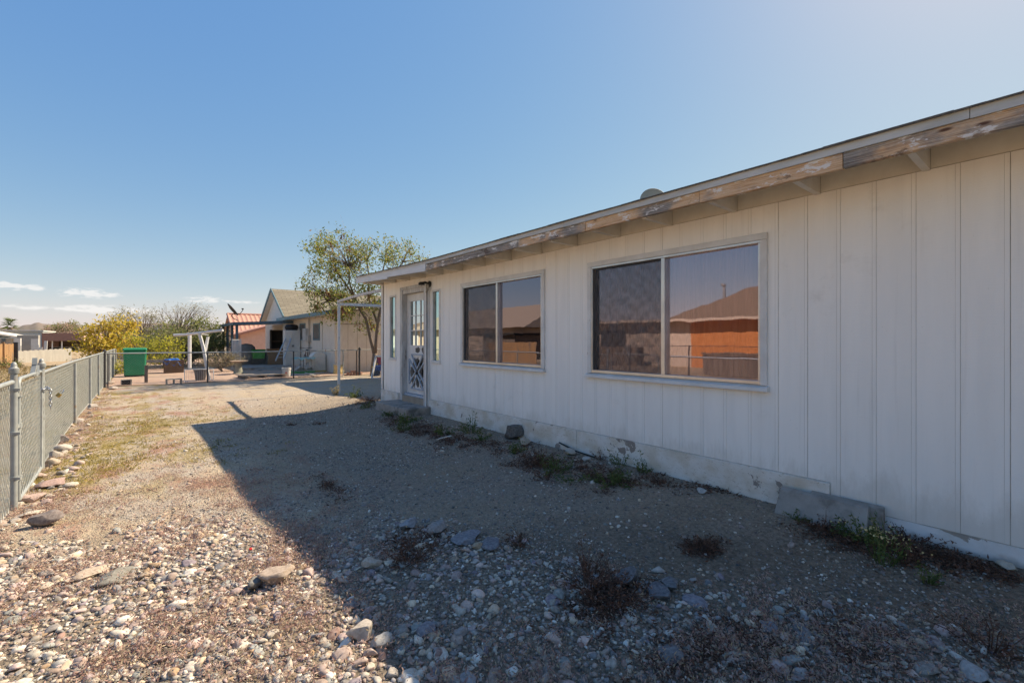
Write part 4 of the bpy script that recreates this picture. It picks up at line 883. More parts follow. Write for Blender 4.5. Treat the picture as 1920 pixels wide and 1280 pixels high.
MB().lathe([(.17,.33),(.01,.345)], q, 14).build('soil', M['dark'], pl_)
wp_ = MB(); a0, a1 = gp(346,716,18.35,.02), gp(400,714,18.35,.02)
for u in np.linspace(0,1,15): wp_.tube([(a0[0]+(a1[0]-a0[0])*u,18.35,.02),(a0[0]+(a1[0]-a0[0])*u,18.35,.42)], .004 if 0<u<1 else .014, 5)
for z in (.03,.42): wp_.tube([(a0[0],18.35,z),(a1[0],18.35,z)], .012, 6)
tag(wp_.build('trellis', M['whitepipe'], None), 'low white wire trellis standing in front of the brown planter', 'trellis')
q = rest(274,718); tag(MB().box(q.x-.045,q.x+.045,q.y-.045,q.y+.045,0,.56).prism([(q.x-.045,.5601),(q.x+.045,.5601),(q.x+.01,.585)],'y',q.y-.045,q.y+.045).build('wooden_stake', M['bark'], None), 'short dark wooden stake beside the green bin', 'stake')
# low bench of planks, crate with a blue tarp
q = rest(292,700); bn = thing('garden_bench', 'low weathered plank bench between bin and blue tarp', 'bench', tuple(q)); M['greywood'] = mottled('grey_weathered_wood', (.36,.30,.24), (.26,.22,.18), 6, .9, (1,1,1), bump=.3)
MB().box(q.x-.5,q.x+.62,q.y,q.y+.30,.30,.335).build('seat', M['greywood'], bn); MB().box(q.x-.5,q.x+.62,q.y+.34,q.y+.37,.44,.56).build('backrest', M['greywood'], bn)
for sx in (-.42,.52): MB().box(q.x+sx,q.x+sx+.06,q.y+.04,q.y+.26,.0,.299).box(q.x+sx,q.x+sx+.06,q.y+.30,q.y+.338,.2,.55).build('leg', M['greywood'], bn)
q = rest(326,700); cr_ = thing('wooden_crate', 'brown slatted crate under the crumpled blue tarp', 'crate', (q.x,q.y+.2,q.z)); m_ = MB()
for k in range(5): m_.box(q.x-.34,q.x+.34,q.y+.0,q.y+.03,.04+.105*k,.13+.105*k)
m_.box(q.x-.33,q.x+.33,q.y+.031,q.y+.55,.02,.53).build('slats', mottled('brown_crate_wood', (.20,.12,.07), (.14,.085,.05), 7, .9), cr_)
tv = MB(); V = []; N_ = 16
for j in range(N_+1):
    for i in range(N_+1):
        u, v = i/N_*2-1, j/N_*2-1; ed = max(abs(u),abs(v)); z = .47+.05*math.sin(u*4+v*3)+.04*math.sin(v*9-u*5) - (.20*max(0,ed-.72)/.28)*(1+.6*math.sin(u*8+v*6))
        V.append((q.x+u*.30-.05, q.y+.27+v*.28, z*.8+.19))
tv.add(V, [(j*(N_+1)+i,j*(N_+1)+i+1,(j+1)*(N_+1)+i+1,(j+1)*(N_+1)+i) for j in range(N_) for i in range(N_)])
tag(tv.build('tarp', mottled('blue_tarp', (.012,.10,.36), (.012,.07,.27), 6, .45), None, smooth=True), 'crumpled bright blue tarp draped over a crate', 'tarp')
# pallets, bucket, cage, tub, bag, bricks
q = rest(497,709); pa = thing('timber_pallet', 'low weathered timber pallet lying left of the white bucket', 'pallet', (q.x,q.y,q.z)); rot = Matrix.Rotation(R(6),3,'Z')
for k in range(5): MB().obox(q+rot@Vector((0,-.02+.2*k,.125)), (1.5,.14,.025), rot).build('deck_board', M['greywood'], pa)
for k in (-.62,0,.62): MB().obox(q+rot@Vector((k,.38,.055)), (.10,.95,.11), rot).build('runner', M['bark'], pa)
q = rest(537,707); bk_ = thing('white_bucket', 'dirty white plastic bucket with a red mark, by the fence', 'bucket', tuple(q))
MB().lathe([(.13,0),(.135,.01),(.152,.30),(.165,.30),(.165,.325),(.155,.325),(.155,.35),(.165,.352),(.165,.365),(.15,.365),(.13,.03),(.01,.03)], q, 24).build('pail', mottled('dirty_white_plastic', (.70,.68,.63), (.60,.57,.52), 7, .5, c3=(.36,.30,.24), t3=(.6,.7), s3=9), bk_, smooth='auto')
MB().obox(q+Vector((-.04,-.139,.17)), (.07,.006,.08), Matrix.Rotation(R(-15),3,'Z')).build('label_mark', mottled('faded_red', (.45,.10,.09), (.5,.2,.18), 20, .6), bk_)
MB().tube([q+Vector((.165*math.cos(a),-.03-.06*math.sin(a),.33-.16*math.sin(a))) for a in np.linspace(0,math.pi,12)], .004, 5).build('handle', M['galv'], bk_)
q0 = rest(553,701); cg = thing('wire_cage', 'wire pet cage with a green tray and teal cloth on top', 'cage', (q0.x+.33,q0.y+.2,q0.z)); x0, x1, y0, y1 = q0.x, q0.x+.78, q0.y, q0.y+.5
m_ = MB(); 
for i in range(14):
    xx = x0+(x1-x0)*i/13
    for yy in (y0,y1): m_.tube([(xx,yy,.08),(xx,yy,.62)], .005, 4)
    m_.tube([(xx,y0,.62),(xx,y1,.62)], .003, 4)
for i in range(9):
    yy = y0+(y1-y0)*i/8
    for xx in (x0,x1): m_.tube([(xx,yy,.08),(xx,yy,.62)], .005, 4)
for z in (.1,.27,.45,.62):
    m_.tube([(x0,y0,z),(x1,y0,z),(x1,y1,z),(x0,y1,z),(x0,y0,z)], .005, 5)
m_.build('wire', M['whitepipe'], cg)
MB().box(x0-.02,x1+.02,y0-.02,y1+.02,.01,.10).build('tray', mottled('bright_green_plastic', (.03,.30,.06), (.04,.25,.06), 5, .4), cg, bevel=.01)
cu_ = MB(); V = []
for j in range(11):
    for i in range(21):
        u, v = i/20, j/10; V.append((x0+.04+(x1-x0-.08)*u, y0+.05+(y1-y0-.1)*v, .14+.26*abs(math.sin(u*5.3+v*2))*math.sin(math.pi*u)**.5*math.sin(math.pi*min(1,v+.25))+.03*math.sin(u*31+v*17)))
cu_.add(V, [(j*21+i,j*21+i+1,(j+1)*21+i+1,(j+1)*21+i) for j in range(10) for i in range(20)])
tag(cu_.build('bedding', mottled('pale_bedding', (.58,.56,.52), (.36,.36,.37), 11, .95), None, smooth=True), 'pale crumpled bedding lying inside the wire cage', 'bedding')
tl = MB(); V = []; 
for j in range(9):
    for i in range(17):
        u, v = i/16, j/8; V.append((x0-.03+(x1-x0+.06)*u, y0-.03+(y1-y0+.06)*v, .64+.03*math.sin(u*14+v*5) - (.035*(1+math.sin(u*23)) if j == 0 else 0)))
tl.add(V, [(j*17+i,j*17+i+1,(j+1)*17+i+1,(j+1)*17+i) for j in range(8) for i in range(16)])
tag(tl.build('cloth', mottled('teal_cloth', (.16,.42,.36), (.42,.55,.50), 12, .9), None, smooth=True), 'rumpled teal cloth lying on top of the wire cage', 'cloth')
q = rest(599,698); tb = thing('storage_tub', 'tall beige plastic storage box with a rounded top by the cage', 'storage box', tuple(q)); M['beige'] = mottled('beige_plastic', (.76,.73,.66), (.68,.64,.57), 5, .55)
pr = [(q.x-.30,.0),(q.x+.26,.0),(q.x+.26,.72),(q.x+.20,.82),(q.x+.08,.86),(q.x-.10,.86),(q.x-.22,.80),(q.x-.30,.70)]
MB().prism(pr, 'y', q.y, q.y+.5).build('shell', M['beige'], tb, bevel=.012); MB().box(q.x-.20,q.x+.16,q.y-.012,q.y-.001,.10,.62).build('door', M['beige'], tb, bevel=.008)
MB().box(q.x-.52,q.x-.31,q.y+.1,q.y+.4,.45,.60).build('side_tray', M['beige'], tb)
MB().box(q.x-.34,q.x+.28,q.y-.05,q.y+.02,.0,.09).build('base', mottled('yellow_plastic', (.46,.38,.12), (.4,.34,.12), 5, .5), tb)
q = rest(637,702); bg = MB(); V = []; N_ = 14
prof = [(.17,.0),(.21,.03),(.21,.12),(.20,.22),(.20,.30),(.215,.36)]
for (r_, z) in prof:
    for k in range(18):
        a = 2*math.pi*k/18; w_ = 1+.08*math.sin(3*a+z*9); V.append((q.x+r_*w_*math.cos(a), q.y+.15+.6*r_*w_*math.sin(a), q.z+z*(1+.12*math.sin(2*a+1))))
bg.add(V, [(i*18+k,i*18+(k+1)%18,(i+1)*18+(k+1)%18,(i+1)*18+k) for i in range(5) for k in range(18)]+[tuple(range(17,-1,-1))])
tag(bg.build('feed_bag', mottled('yellow_woven_bag', (.58,.46,.20), (.48,.38,.17), 9, .8), None, smooth=True), 'open yellow woven bag slumped behind the white awning post', 'bag')
M['brick'] = mottled('red_brick', (.34,.16,.12), (.42,.24,.18), 9, .9, obj=True, bump=.3)
q = rest(662,704); br0 = None
for i, (dx, dz, rz) in enumerate(((-.24,0,.05),(0,0,-.04),(.24,0,.08),(-.13,.068,-.06),(.12,.068,.03),(.02,.136,.1),(.28,.068,.4))):
    if br0 is None:
        br0 = MB().box(-.1,.1,-.05,.05,0,.065).build('brick', M['brick'], None, bevel=.004); o = br0
    else: o = br0.copy(); COL.objects.link(o)
    o.location = (q.x+dx, q.y+.04, q.z+dz); o.rotation_euler.z = rz; tag(o, 'red brick in the small loose pile under the capped fence post', 'brick', 'bricks in the pile by the fence')
# boards and sticks scattered at the fence foot
for i, (pa_, pb_, w_, lbl) in enumerate(((( 548,704),(606,700),.10,'long white scrap board lying in front of the cage'),((560,708),(598,705),.14,'flat pale scrap board lying nearest the fence below the cage'),((572,701),(592,707),.05,'thin tan stick lying across the scrap boards'))):
    a = rest(*pa_); b_ = rest(*pb_); a.z += .03+.012*i; b_.z += .05+.012*i
    tag(MB().bar(a, b_, w_, .018).build('scrap_board', [M['whitepipe'],M['greywood'],M['tail']][i], None), lbl, 'board')
# red diamond sign, rusty sheet
q = gp(616,657,20.6); rd = MB().obox(q, (.27,.012,.27), Matrix.Rotation(R(8),3,'Z')@Matrix.Rotation(R(45),3,'Y')); tag(rd.build('diamond_sign', mottled('dark_red_paint', (.30,.02,.03), (.24,.02,.03), 5, .5), None, bevel=.004), 'blank dark red diamond sign above the fence rail', 'sign')
tag(MB().bar((q[0]+.02,20.64,0),(q[0],20.62,q[2]-.02), .05, .02).box(q[0]-.05,q[0]+.06,20.65,20.68,.35,.75).build('sign_stake', M['whitepipe'], None), 'white stake holding up the red diamond sign', 'stake')
q = rest(628,692); tag(MB().hexa([(q.x-.2,20.9,0),(q.x+.2,20.9,0),(q.x+.2,20.93,0),(q.x-.2,20.93,0),(q.x-.2,21.1,.9),(q.x+.2,21.1,.9),(q.x+.2,21.13,.9),(q.x-.2,21.13,.9)]).build('rusty_sheet', mottled('rusty_steel', (.20,.09,.05), (.13,.06,.04), 6, .9), None), 'rust brown metal sheet leaning behind the red diamond sign', 'metal sheet')
# bicycle leaning by the wall, seen end on
bq = gp(572,672,22.6); bz = .05
bi = thing('bicycle', 'old bicycle parked end on beside the cream house wall', 'bicycle', (bq[0], bq[1], bz)); d_ = Vector((.42,.9,0)).normalized()
def bp(u, z, w=0): p = Vector((bq[0],bq[1],bz)) + d_*u + Vector((-d_.y,d_.x,0))*w; p.z = bz+z; return p
for u in (0,1.02):
    wh = MB().tube([bp(u+.33*math.cos(a), .34+.33*math.sin(a)) for a in np.linspace(0,2*math.pi,33)], .02, 6, cap=False).build('wheel', M['black'], bi)
    sp = MB()
    for k in range(12): sp.tube([bp(u,.34), bp(u+.32*math.cos(k*math.pi/6),.34+.32*math.sin(k*math.pi/6))], .003, 3)
    sp.build('spokes', M['galv'], wh)
MB().tube([bp(0,.34),bp(.1,.72),bp(.13,.86)], .016, 6).tube([bp(.1,.72),bp(.45,.32),bp(1.02,.34)], .015, 6).tube([bp(.45,.32),bp(.62,.82)], .015, 6).tube([bp(.11,.74),bp(.60,.74)], .015, 6).tube([bp(1.02,.34),bp(.60,.74)], .012, 6).build('frame', mottled('dark_red_frame', (.14,.03,.03), (.10,.03,.03), 5, .4), bi)
MB().obox(bp(.66,.87), (.14,.25,.05), Matrix.Rotation(math.atan2(d_.y,d_.x)-math.pi/2,3,'Z')).build('saddle', M['black'], bi, bevel=.02)
MB().tube([bp(.22,.98,-.28),bp(.12,.98,-.2),bp(.12,.95,0),bp(.12,.98,.2),bp(.22,.98,.28)], .014, 6).build('handlebar', M['darkpost'], bi)
# clutter under the patio roof
def simple(name, lbl, cat, mb, mat, **k): return tag(mb.build(name, mat, None, **k), lbl, cat)
q = gp(549,672,24.6); cab = thing('metal_cabinet', 'tall beige two door cabinet under the patio roof', 'cabinet', (q[0],q[1],.13))
MB().box(q[0]-.35,q[0]+.35,24.6,25.05,.13,1.88).build('carcass', M['beige'], cab, bevel=.01)
for s_ in (-1,1): 
    d = MB().box(q[0]+(.005 if s_>0 else -.345),q[0]+(.345 if s_>0 else -.005),24.58,24.599,.18,1.83).build('door', M['beige'], cab); MB().box(q[0]+.03*s_-.012,q[0]+.03*s_+.012,24.55,24.579,1.05,1.15).build('handle', M['black'], d)
simple('duffel_bag', 'black bag lying on top of the beige cabinet', 'bag', MB().lathe([(.02,-.32),(.14,-.26),(.17,0),(.14,.26),(.02,.32)], (q[0],24.82,2.02), 14, rot=Matrix.Rotation(R(90),3,'Y')), M['black'], smooth=True)
q = gp(526,640,27.5); sf = thing('dark_shelf', 'dark open shelf unit against the wall under the patio', 'shelf', (q[0],27.5,.13))
for s_ in (-.45,.42): MB().box(q[0]+s_,q[0]+s_+.03,27.5,27.9,.13,1.95).build('side_panel', M['dark'], sf)
for z in (.2,.75,1.3,1.9): MB().box(q[0]-.419,q[0]+.419,27.5,27.9,z,z+.03).build('shelf', M['bark'], sf)
MB().box(q[0]-.45,q[0]+.45,27.901,27.92,.13,1.95).build('back_panel', M['dark'], sf)
q = gp(519,672,25.8); wc = thing('wooden_cabinet', 'low brown wooden cabinet on the patio', 'cabinet', (q[0],25.8,.13)); MB().box(q[0]-.4,q[0]+.35,25.8,26.2,.13,.95).build('carcass', mottled('brown_wood', (.20,.11,.05), (.15,.08,.04), 4, .7, (1,1,.3)), wc, bevel=.008); MB().box(q[0]-.38,q[0]-.03,25.782,25.799,.18,.9).build('door', mottled('brown_door_wood', (.23,.13,.06), (.17,.09,.04), 4, .7), wc); MB().box(q[0]-.02,q[0]+.33,25.782,25.799,.18,.9).build('door', mottled('brown_door_wood', (.23,.13,.06), (.17,.09,.04), 4, .7), wc)
q = gp(486,668,26.4); gt_ = thing('storage_tote', 'bright green lidded storage tote on the patio', 'storage tote', (q[0],26.4,.13)); MB().hexa([(q[0]-.24,26.4,.43),(q[0]+.24,26.4,.43),(q[0]+.24,26.8,.43),(q[0]-.24,26.8,.43),(q[0]-.29,26.36,.86),(q[0]+.29,26.36,.86),(q[0]+.29,26.84,.86),(q[0]-.29,26.84,.86)]).build('body', mottled('lime_green_plastic', (.06,.34,.04), (.05,.28,.04), 5, .4), gt_, bevel=.02); MB().box(q[0]-.31,q[0]+.31,26.34,26.86,.861,.91).build('lid', mottled('dark_green_lid', (.03,.20,.03), (.03,.16,.03), 5, .4), gt_, bevel=.01)
simple('cardboard_box', 'dark box under the bright green tote', 'box', MB().box(q[0]-.3,q[0]+.3,26.38,26.85,.131,.428), M['dark'], bevel=.01)
q = gp(463,668,27); gr_ = thing('covered_grill', 'barbecue under a grey fabric cover on the patio', 'barbecue', (q[0],27,.13)); MB().lathe([(.42,0),(.44,.35),(.45,.7),(.40,.9),(.27,1.03),(.01,1.08)], (q[0],27.2,.13), 20).build('cover', mottled('grey_cover', (.22,.20,.18), (.16,.15,.14), 6, .9), gr_, smooth=True)
q = gp(500,668,26.3)
for k in range(2):
    ty = MB(); ty.tube([(q[0]+.02+.25*k+.0*math.cos(a), 26.25+.3*math.cos(a), .46+.3*math.sin(a)) for a in np.linspace(0,2*math.pi,25)], .09, 8, cap=False); tag(ty.build('tyre', M['black'], None, smooth=True), ('worn black tyre standing on edge beside the green tote','black tyre standing on edge beside the brown cabinet')[k], 'tyre', 'tyres on the patio')
q = gp(443,668,26.0); lv = thing('louvre_shutter', 'white louvred shutter leaning on the patio post', 'shutter', (q[0],25.9,.0)); m_ = MB()
for k in range(20): m_.obox((q[0],25.9,.35+.055*k), (.34,.03,.035), Matrix.Rotation(R(30),3,'X'))
m_.box(q[0]-.20,q[0]-.171,25.88,25.92,.0,1.48).box(q[0]+.171,q[0]+.20,25.88,25.92,.0,1.48).build('slats', M['white_stucco'], lv)
ld = thing('step_ladder', 'aluminium ladder leaning against the beige cabinet', 'ladder', gp(525,676,23.9,.05)); a0, a1 = Vector(gp(524,676,23.9)), Vector(gp(541,634,24.45))
for w_ in (-.17,.17): MB().bar(a0+Vector((w_,0,0)), a1+Vector((w_*.7,0,0)), .03, .06).build('rail', M['alu'], ld)
m_ = MB()
for k in range(1,7): p = a0.lerp(a1,k/7); m_.bar(p+Vector((-.15,0,0)), p+Vector((.14,0,0)), .03, .03)
m_.build('rungs', M['alu'], ld)
# screen door leaning beyond the house corner, with a plastic toy behind
sd = thing('screen_door', 'white framed screen door leaning beyond the house corner', 'screen door', (6.45,15.9,.05))
A0, A1, B0, B1 = Vector(gp(697,709,16.2)), Vector(gp(722,711,15.6)), Vector(gp(705,668,16.5)), Vector(gp(725,668,16.0))
m_ = MB(); 
for p, q in ((A0,A1),(A1,B1),(B1,B0),(B0,A0)): m_.bar(p, q, .07, .04, up=(.5,-.8,.3))
m_.build('frame', M['whitepipe'], sd)
MB().add([A0,A1,B1,B0],[(0,1,2,3)]).build('insect_screen', M['screen'], sd, fix=False)
tq = Vector(gp(712,700,17.0)); ty_ = thing('plastic_toy', 'red, blue and yellow plastic toy behind the screen door', 'toy', tuple(tq)); 
MB().box(tq.x-.2,tq.x+.3,17,17.25,.2,.42).build('body', mottled('blue_toy_plastic', (.04,.10,.36), (.04,.08,.3), 4, .4), ty_, bevel=.04); MB().box(tq.x-.05,tq.x+.3,17.02,17.2,.421,.75).build('cabin', mottled('red_toy_plastic', (.42,.03,.03), (.35,.03,.03), 4, .4), ty_, bevel=.05); MB().box(tq.x-.26,tq.x-.205,17.02,17.2,.3,.38).box(tq.x-.15,tq.x-.06,17.02,17.2,.421,.5).build('bumper', mottled('yellow_toy_plastic', (.6,.42,.06), (.55,.4,.06), 4, .4), ty_)
for s_ in (-.1,.2): MB().lathe([(.11,-.05),(.11,.05)], (tq.x+s_,17.0,.11), 16, rot=Matrix.Rotation(R(90),3,'X')).build('wheel', M['black'], ty_)
# ------------------------------------------------------------------ beyond the left fence
M['fencewood'] = mottled('orange_brown_boards', (.42,.24,.11), (.28,.17,.09), 3, .85, (3,3,.3), (.20,.16,.13), (.55,.65), 2, bump=.3)
wf = thing('wood_fence', 'weathered orange brown board fence at the left edge behind the chain link', 'fence', gp(10,690,33,0))
e0, e1 = Vector(gp(-60,690,30.5,0)), Vector(gp(26,690,33.5,0)); d = (e1-e0); nb = 22; m_ = MB()
for k in range(nb):
    p = e0 + d*(k/nb); p2 = e0 + d*((k+.93)/nb); m_.bar(Vector((p.x,p.y,.6)), Vector((p2.x,p2.y,.6)), .022, 1.2+.03*math.sin(k*3.1))
m_.build('boards', M['fencewood'], wf)
MB().box(e1.x-.02,e1.x+.14,e1.y-.05,e1.y+.1,-.05,1.28).build('post', M['darkpost'], wf); MB().box(e0.x+d.x*.75-.05,e0.x+d.x*.75+.05,e0.y+d.y*.75-.1,e0.y+d.y*.75,0,1.3).build('post', M['fencewood'], wf)
q = gp(0,640,48); wh = thing('tan_roof_house', 'low house with a pale sloping roof at the left edge', 'house', (q[0]-3,q[1],0))
def lq(px, py, t): return Vector(gp(px,py,t))
a, b_ = lq(32,632,48), lq(-60,609,48)
MB().box(b_.x-4, a.x-.35, 48.4, 54, -.1, a.z-.1).build('wall', mottled('grey_wall', (.38,.36,.34), (.33,.31,.3), 4, .9), wh)
MB().hexa([(a.x+.1,48,a.z-.08),(b_.x-4,48,b_.z+.5),(b_.x-4,55,b_.z+.5),(a.x+.1,55,a.z-.08),(a.x+.1,48,a.z+.04),(b_.x-4,48,b_.z+.62),(b_.x-4,55,b_.z+.62),(a.x+.1,55,a.z+.04)]).build('roof', M['tail'], wh)
MB().box(lq(2,0,48.3).x, lq(10,0,48.3).x, 48.36, 48.39, .9, 1.5).build('window', mottled('blue_grey_pane', (.10,.14,.18), (.08,.11,.14), 4, .3), wh)
MB().box(lq(-2,0,48.3).x, lq(20,0,48.3).x, 48.30, 48.34, 1.55, 1.72).build('fascia_board', M['slate'], wh)
q = gp(50,640,80); lw = thing('long_white_building', 'long low grey white building under the palm and hills', 'building', (q[0],80,0))
a, b_ = lq(-10,617,80), lq(80,621,80); MB().box(a.x-6,b_.x,80,90,-.1,b_.z).build('wall', mottled('pale_grey_wall', (.52,.53,.50), (.46,.47,.45), 3, .9), lw); MB().box(a.x-6,b_.x+.1,79.8,90,b_.z+.002,b_.z+.12).build('roof', M['white_stucco'], lw)
q = gp(118,640,74); mv = thing('mauve_carport', 'flat topped mauve brown carport building full of dark clutter', 'carport', (q[0],74,0)); M['mauve'] = mottled('mauve_brown_paint', (.26,.155,.13), (.23,.135,.115), 3, .8)
a, b_ = lq(78,624,74), lq(153,640,74); c_ = lq(160,624,74)
MB().box(a.x, b_.x, 74, 74.2, b_.z+.06, a.z).build('fascia_board', M['mauve'], mv); MB().hexa([(b_.x+.002,74,b_.z+.06),(b_.x+.2,74,b_.z+.06),(c_.x+1.2,84,b_.z+.06),(b_.x+1.0,84,b_.z+.06),(b_.x+.002,74,a.z),(b_.x+.2,74,a.z),(c_.x+1.2,84,a.z),(b_.x+1.0,84,a.z)]).build('fascia_board', M['pink'], mv)
MB().box(a.x, b_.x+.1, 74.21, 84, a.z-.3, a.z-.12).build('roof', M['dark'], mv); MB().box(a.x, b_.x+.1, 83.8, 84, -.3, a.z-.31).build('wall', M['bark'], mv); MB().box(a.x, a.x+.4, 74.21, 84, -.3, a.z-.31).build('wall', M['mauve'], mv)
for px in (98, 116): p = lq(px,650,74.3); MB().tube([(p.x,74.3,-.2),(p.x,74.3,b_.z+.05)], .06, 6).build('post', M['whitepipe'], mv)
m_ = MB(); p0, p1 = lq(99,651,74.6), lq(146,651,74.6); m_.box(p0.x,p1.x,74.6,75.2,p0.z-.03,p0.z+.03).build('shelf', M['greywood'], mv)
rr_ = random.Random(4)
for k in range(6):
    p = lq(100+8*k,656,75); hh = rr_.uniform(.4,.9); simple('storage_box', 'dark storage box stacked inside the mauve carport', 'box', MB().box(p.x-.35,p.x+.32,75.3,75.9,-.1,hh), [M['dark'],M['bark'],M['slate']][k%3]); bpy.context.scene.objects[-1] if False else None
for o in [o for o in COL.objects if o.name.startswith('storage_box')]: o['group'] = 'storage boxes in the carport'
# pale board fence, white posts, grey utility cabinet
e0, e1 = Vector(gp(28,684,40,0)), Vector(gp(134,676,42,0)); pfz = thing('board_fence', 'faded grey white board fence along the alley', 'fence', tuple(e0)); m_ = MB(); d = e1-e0
for k in range(60):
    p = e0+d*(k/60); p2 = e0+d*((k+.94)/60); hh = .72+.12*(k/60)+.02*math.sin(k*5.1); m_.bar(Vector((p.x,p.y,hh/2)), Vector((p2.x,p2.y,hh/2)), .03, hh)
m_.build('boards', mottled('bleached_boards', (.50,.47,.41), (.42,.39,.34), 3, .9, (2,2,.3)), pfz)
first = None
for k, (px, py0, py1, w_) in enumerate(((33,634,664,.30),(62,635,664,.17),(69,635,664,.17),(75.5,651,664,.2),(84,639,664,.15))):
    a, b_ = Vector(gp(px,py1,43)), Vector(gp(px+(2 if k==4 else 0),py0,43)); a.z = 0
    o = MB().bar(a, b_, w_, w_, up=(0,1,0)).build('white_post', M['white_stucco'], None)
    tag(o, ['wide white post, leftmost behind the board fence','tall white post just right of the grey cabinet','second tall white post right of the grey cabinet','short stubby white post behind the board fence','slanting white post left of the mauve carport'][k], 'post', 'white posts behind the board fence')
q = lq(52,628,44); uc = thing('utility_cabinet', 'plain grey upright utility cabinet behind the board fence', 'cabinet', (q.x,44,0)); MB().box(q.x-.5,q.x+.5,44,44.7,.25,q.z).build('body', mottled('warm_grey_metal', (.36,.335,.30), (.31,.29,.26), 3, .6), uc, bevel=.02); MB().box(q.x-.48,q.x+.48,44.02,44.68,0,.249).build('base', M['fencewood'], uc)
bush('small_green_bush', 'small olive bush at the foot of the brown board fence', 'bush', gp(19,690,31.5,0), [(gp(20,681,31.5),(.35,.35,.22))], (16,), 26, (.09,.09,.08), .08, M['leaf_green'], 41, r0=.01)
bush('rust_shrub', 'rusty pink bare shrub above the mauve carport roof', 'shrub', gp(122,630,92,0), [(gp(122,617,92),(2.2,1.4,.9))], (40,), 22, (.35,.35,.25), .2, M['leaf_pink'], 42, .25)
# hills on the skyline
def hills(name, d0, hmax, px0, px1, seed, mat):
    V = []; n_ = 160
    for i in range(n_+1):
        px = px0+(px1-px0)*i/n_; r = ray(px, 637); k = d0
        h = hmax*(.62+.30*mnoise.noise(Vector((i*.05,seed,0)))+.14*mnoise.noise(Vector((i*.17,seed,1)))+.05*mnoise.noise(Vector((i*.6,seed,2))))
        for (kk, hh) in ((.80,-2),(.90,h*.45),(1.0,h),(1.2,h*.6),(1.5,-2)):
            V.append((r.x*k*kk, r.y*k*kk, hh+ (4*mnoise.noise(Vector((i*.4,kk*7,seed))) if hh>0 else 0)))
    F = [(i*5+j,i*5+j+1,(i+1)*5+j+1,(i+1)*5+j) for i in range(n_) for j in range(4)]
    return tag(MB().add(V,F).build(name, mat, None, smooth=True), kind='structure')
hills('hills', 1900, 98, -400, 800, 3, mottled('dry_brown_hills', (.24,.18,.15), (.17,.14,.10), .03, .95, bump=0))
hills('low_plain_rise', 420, 9.5, -400, 700, 8, mottled('dry_plain', (.40,.34,.24), (.22,.22,.12), .12, .95, bump=0))
for k, (px, py, s_) in enumerate(((123,610,4.2),(140,609,4.6),(101,612,3.4))):
    b0 = gp(px,618,300,2.0); bush('distant_tree', ['middle of the small dark round trees on the skyline','largest and rightmost dark round tree on the skyline','leftmost and faintest dark tree on the skyline'][k], 'tree', b0, [(gp(px,py+4,300),(s_,s_,s_*.55))], (26,), 20, (.9,.9,.6), .8, M['leaf_green'], 50+k, r0=.1, group='trees on the skyline')

# ------------------------------------------------------------------ houses across the alley, seen mirrored in the windows
M['orange'] = mottled('orange_stucco', (.55,.22,.07), (.48,.18,.055), 3, .85, bump=.2)
M['beige_wall'] = mottled('beige_stucco', (.58,.47,.36), (.52,.42,.32), 3, .85, bump=.2)
M['brownroof'] = mottled('brown_shingle', (.24,.17,.11), (.18,.13,.085), 12, .95, bump=.4)
oh = thing('orange_house', 'low orange and beige house across the alley, mirrored in the big window', 'house', (-14, 12, 0))
MB().box(-22, -14, 4, 12.3, -.1, 2.4).build('wall', M['orange'], oh); MB().box(-22, -14.02, 12.301, 19.2, -.1, 2.4).build('wall', M['beige_wall'], oh)
MB().box(-22.5, -13.4, 3.4, 19.6, 2.34, 2.46).build('fascia_board', M['beige_wall'], oh)
rv = [(-13.5,3.4,2.465),(-13.5,13.5,2.465),(-22.4,13.5,2.465),(-22.4,3.4,2.465),(-17,6.4,4.15),(-17,10.7,4.15)]
MB().add(rv, [(0,1,5,4),(1,2,5),(2,3,4,5),(3,0,4),(3,2,1,0)]).build('roof', M['brownroof'], oh)
MB().tube([(-16.6,11.9,3.0),(-16.6,11.9,4.3)], .07, 8).lathe([(.12,0),(.12,.12)], (-16.6,11.9,4.3), 10).build('vent_pipe', M['galv'], oh)
MB().box(-14.012,-13.99,16.4,18.2,.9,1.9).build('window', M['dark'], oh)
fb = thing('chain_link_fence', 'chain link fence across the alley, mirrored in the windows', 'fence', (-9, 14, 0))
V, F = chainlink(lambda d: (-9.0, 4+d), 14, .03, 1.15, .003, .12); nmesh('wire_mesh', V, F, M['darkpost'], fb); MB().tube([(-9,4,1.15),(-9,18,1.15)], .012, 6).build('top_rail', M['darkpost'], fb)
for k in range(6): post_mb(-9.03, 4+2.8*k, 1.15, .03, False).build('fence_post', M['darkpost'], fb)
dkf = thing('board_fence', 'low dark brown board fence before the orange house across the alley', 'fence', (-9.4, 6.5, 0)); m_ = MB()
for k in range(38): m_.box(-9.42,-9.40,1.6+.2*k,1.79+.2*k,.02,.84)
m_.build('boards', M['bark'], dkf); MB().box(-9.45,-9.38,1.5,9.25,.842,.90).build('rail', M['bark'], dkf)
MB().box(-13.2,-12.6,14.6,17.6,-.05,1.0).build('x', M['brownroof'], None); tag(COL.objects[-1], 'long brown planter box by the beige wall across the alley', 'planter'); COL.objects[-1].name = 'planter_box'
th2 = thing('tan_gable_house', 'tan house with a broad pale roof across the alley, mirrored in the smaller window', 'house', (-16, 35, 0))
MB().box(-26,-16,28,46,-.1,2.4).build('wall', M['beige_wall'], th2); MB().add([(-15.3,27,2.41),(-15.3,47,2.41),(-20.5,47,4.6),(-20.5,27.6,4.6),(-26.5,47,2.41),(-26.5,27,2.41)], [(0,1,2,3),(3,2,4,5),(5,4,1,0),(0,3,5),(1,4,2)]).build('roof', mottled('sandy_shingle', (.40,.31,.23), (.33,.26,.19), 8, .95), th2)
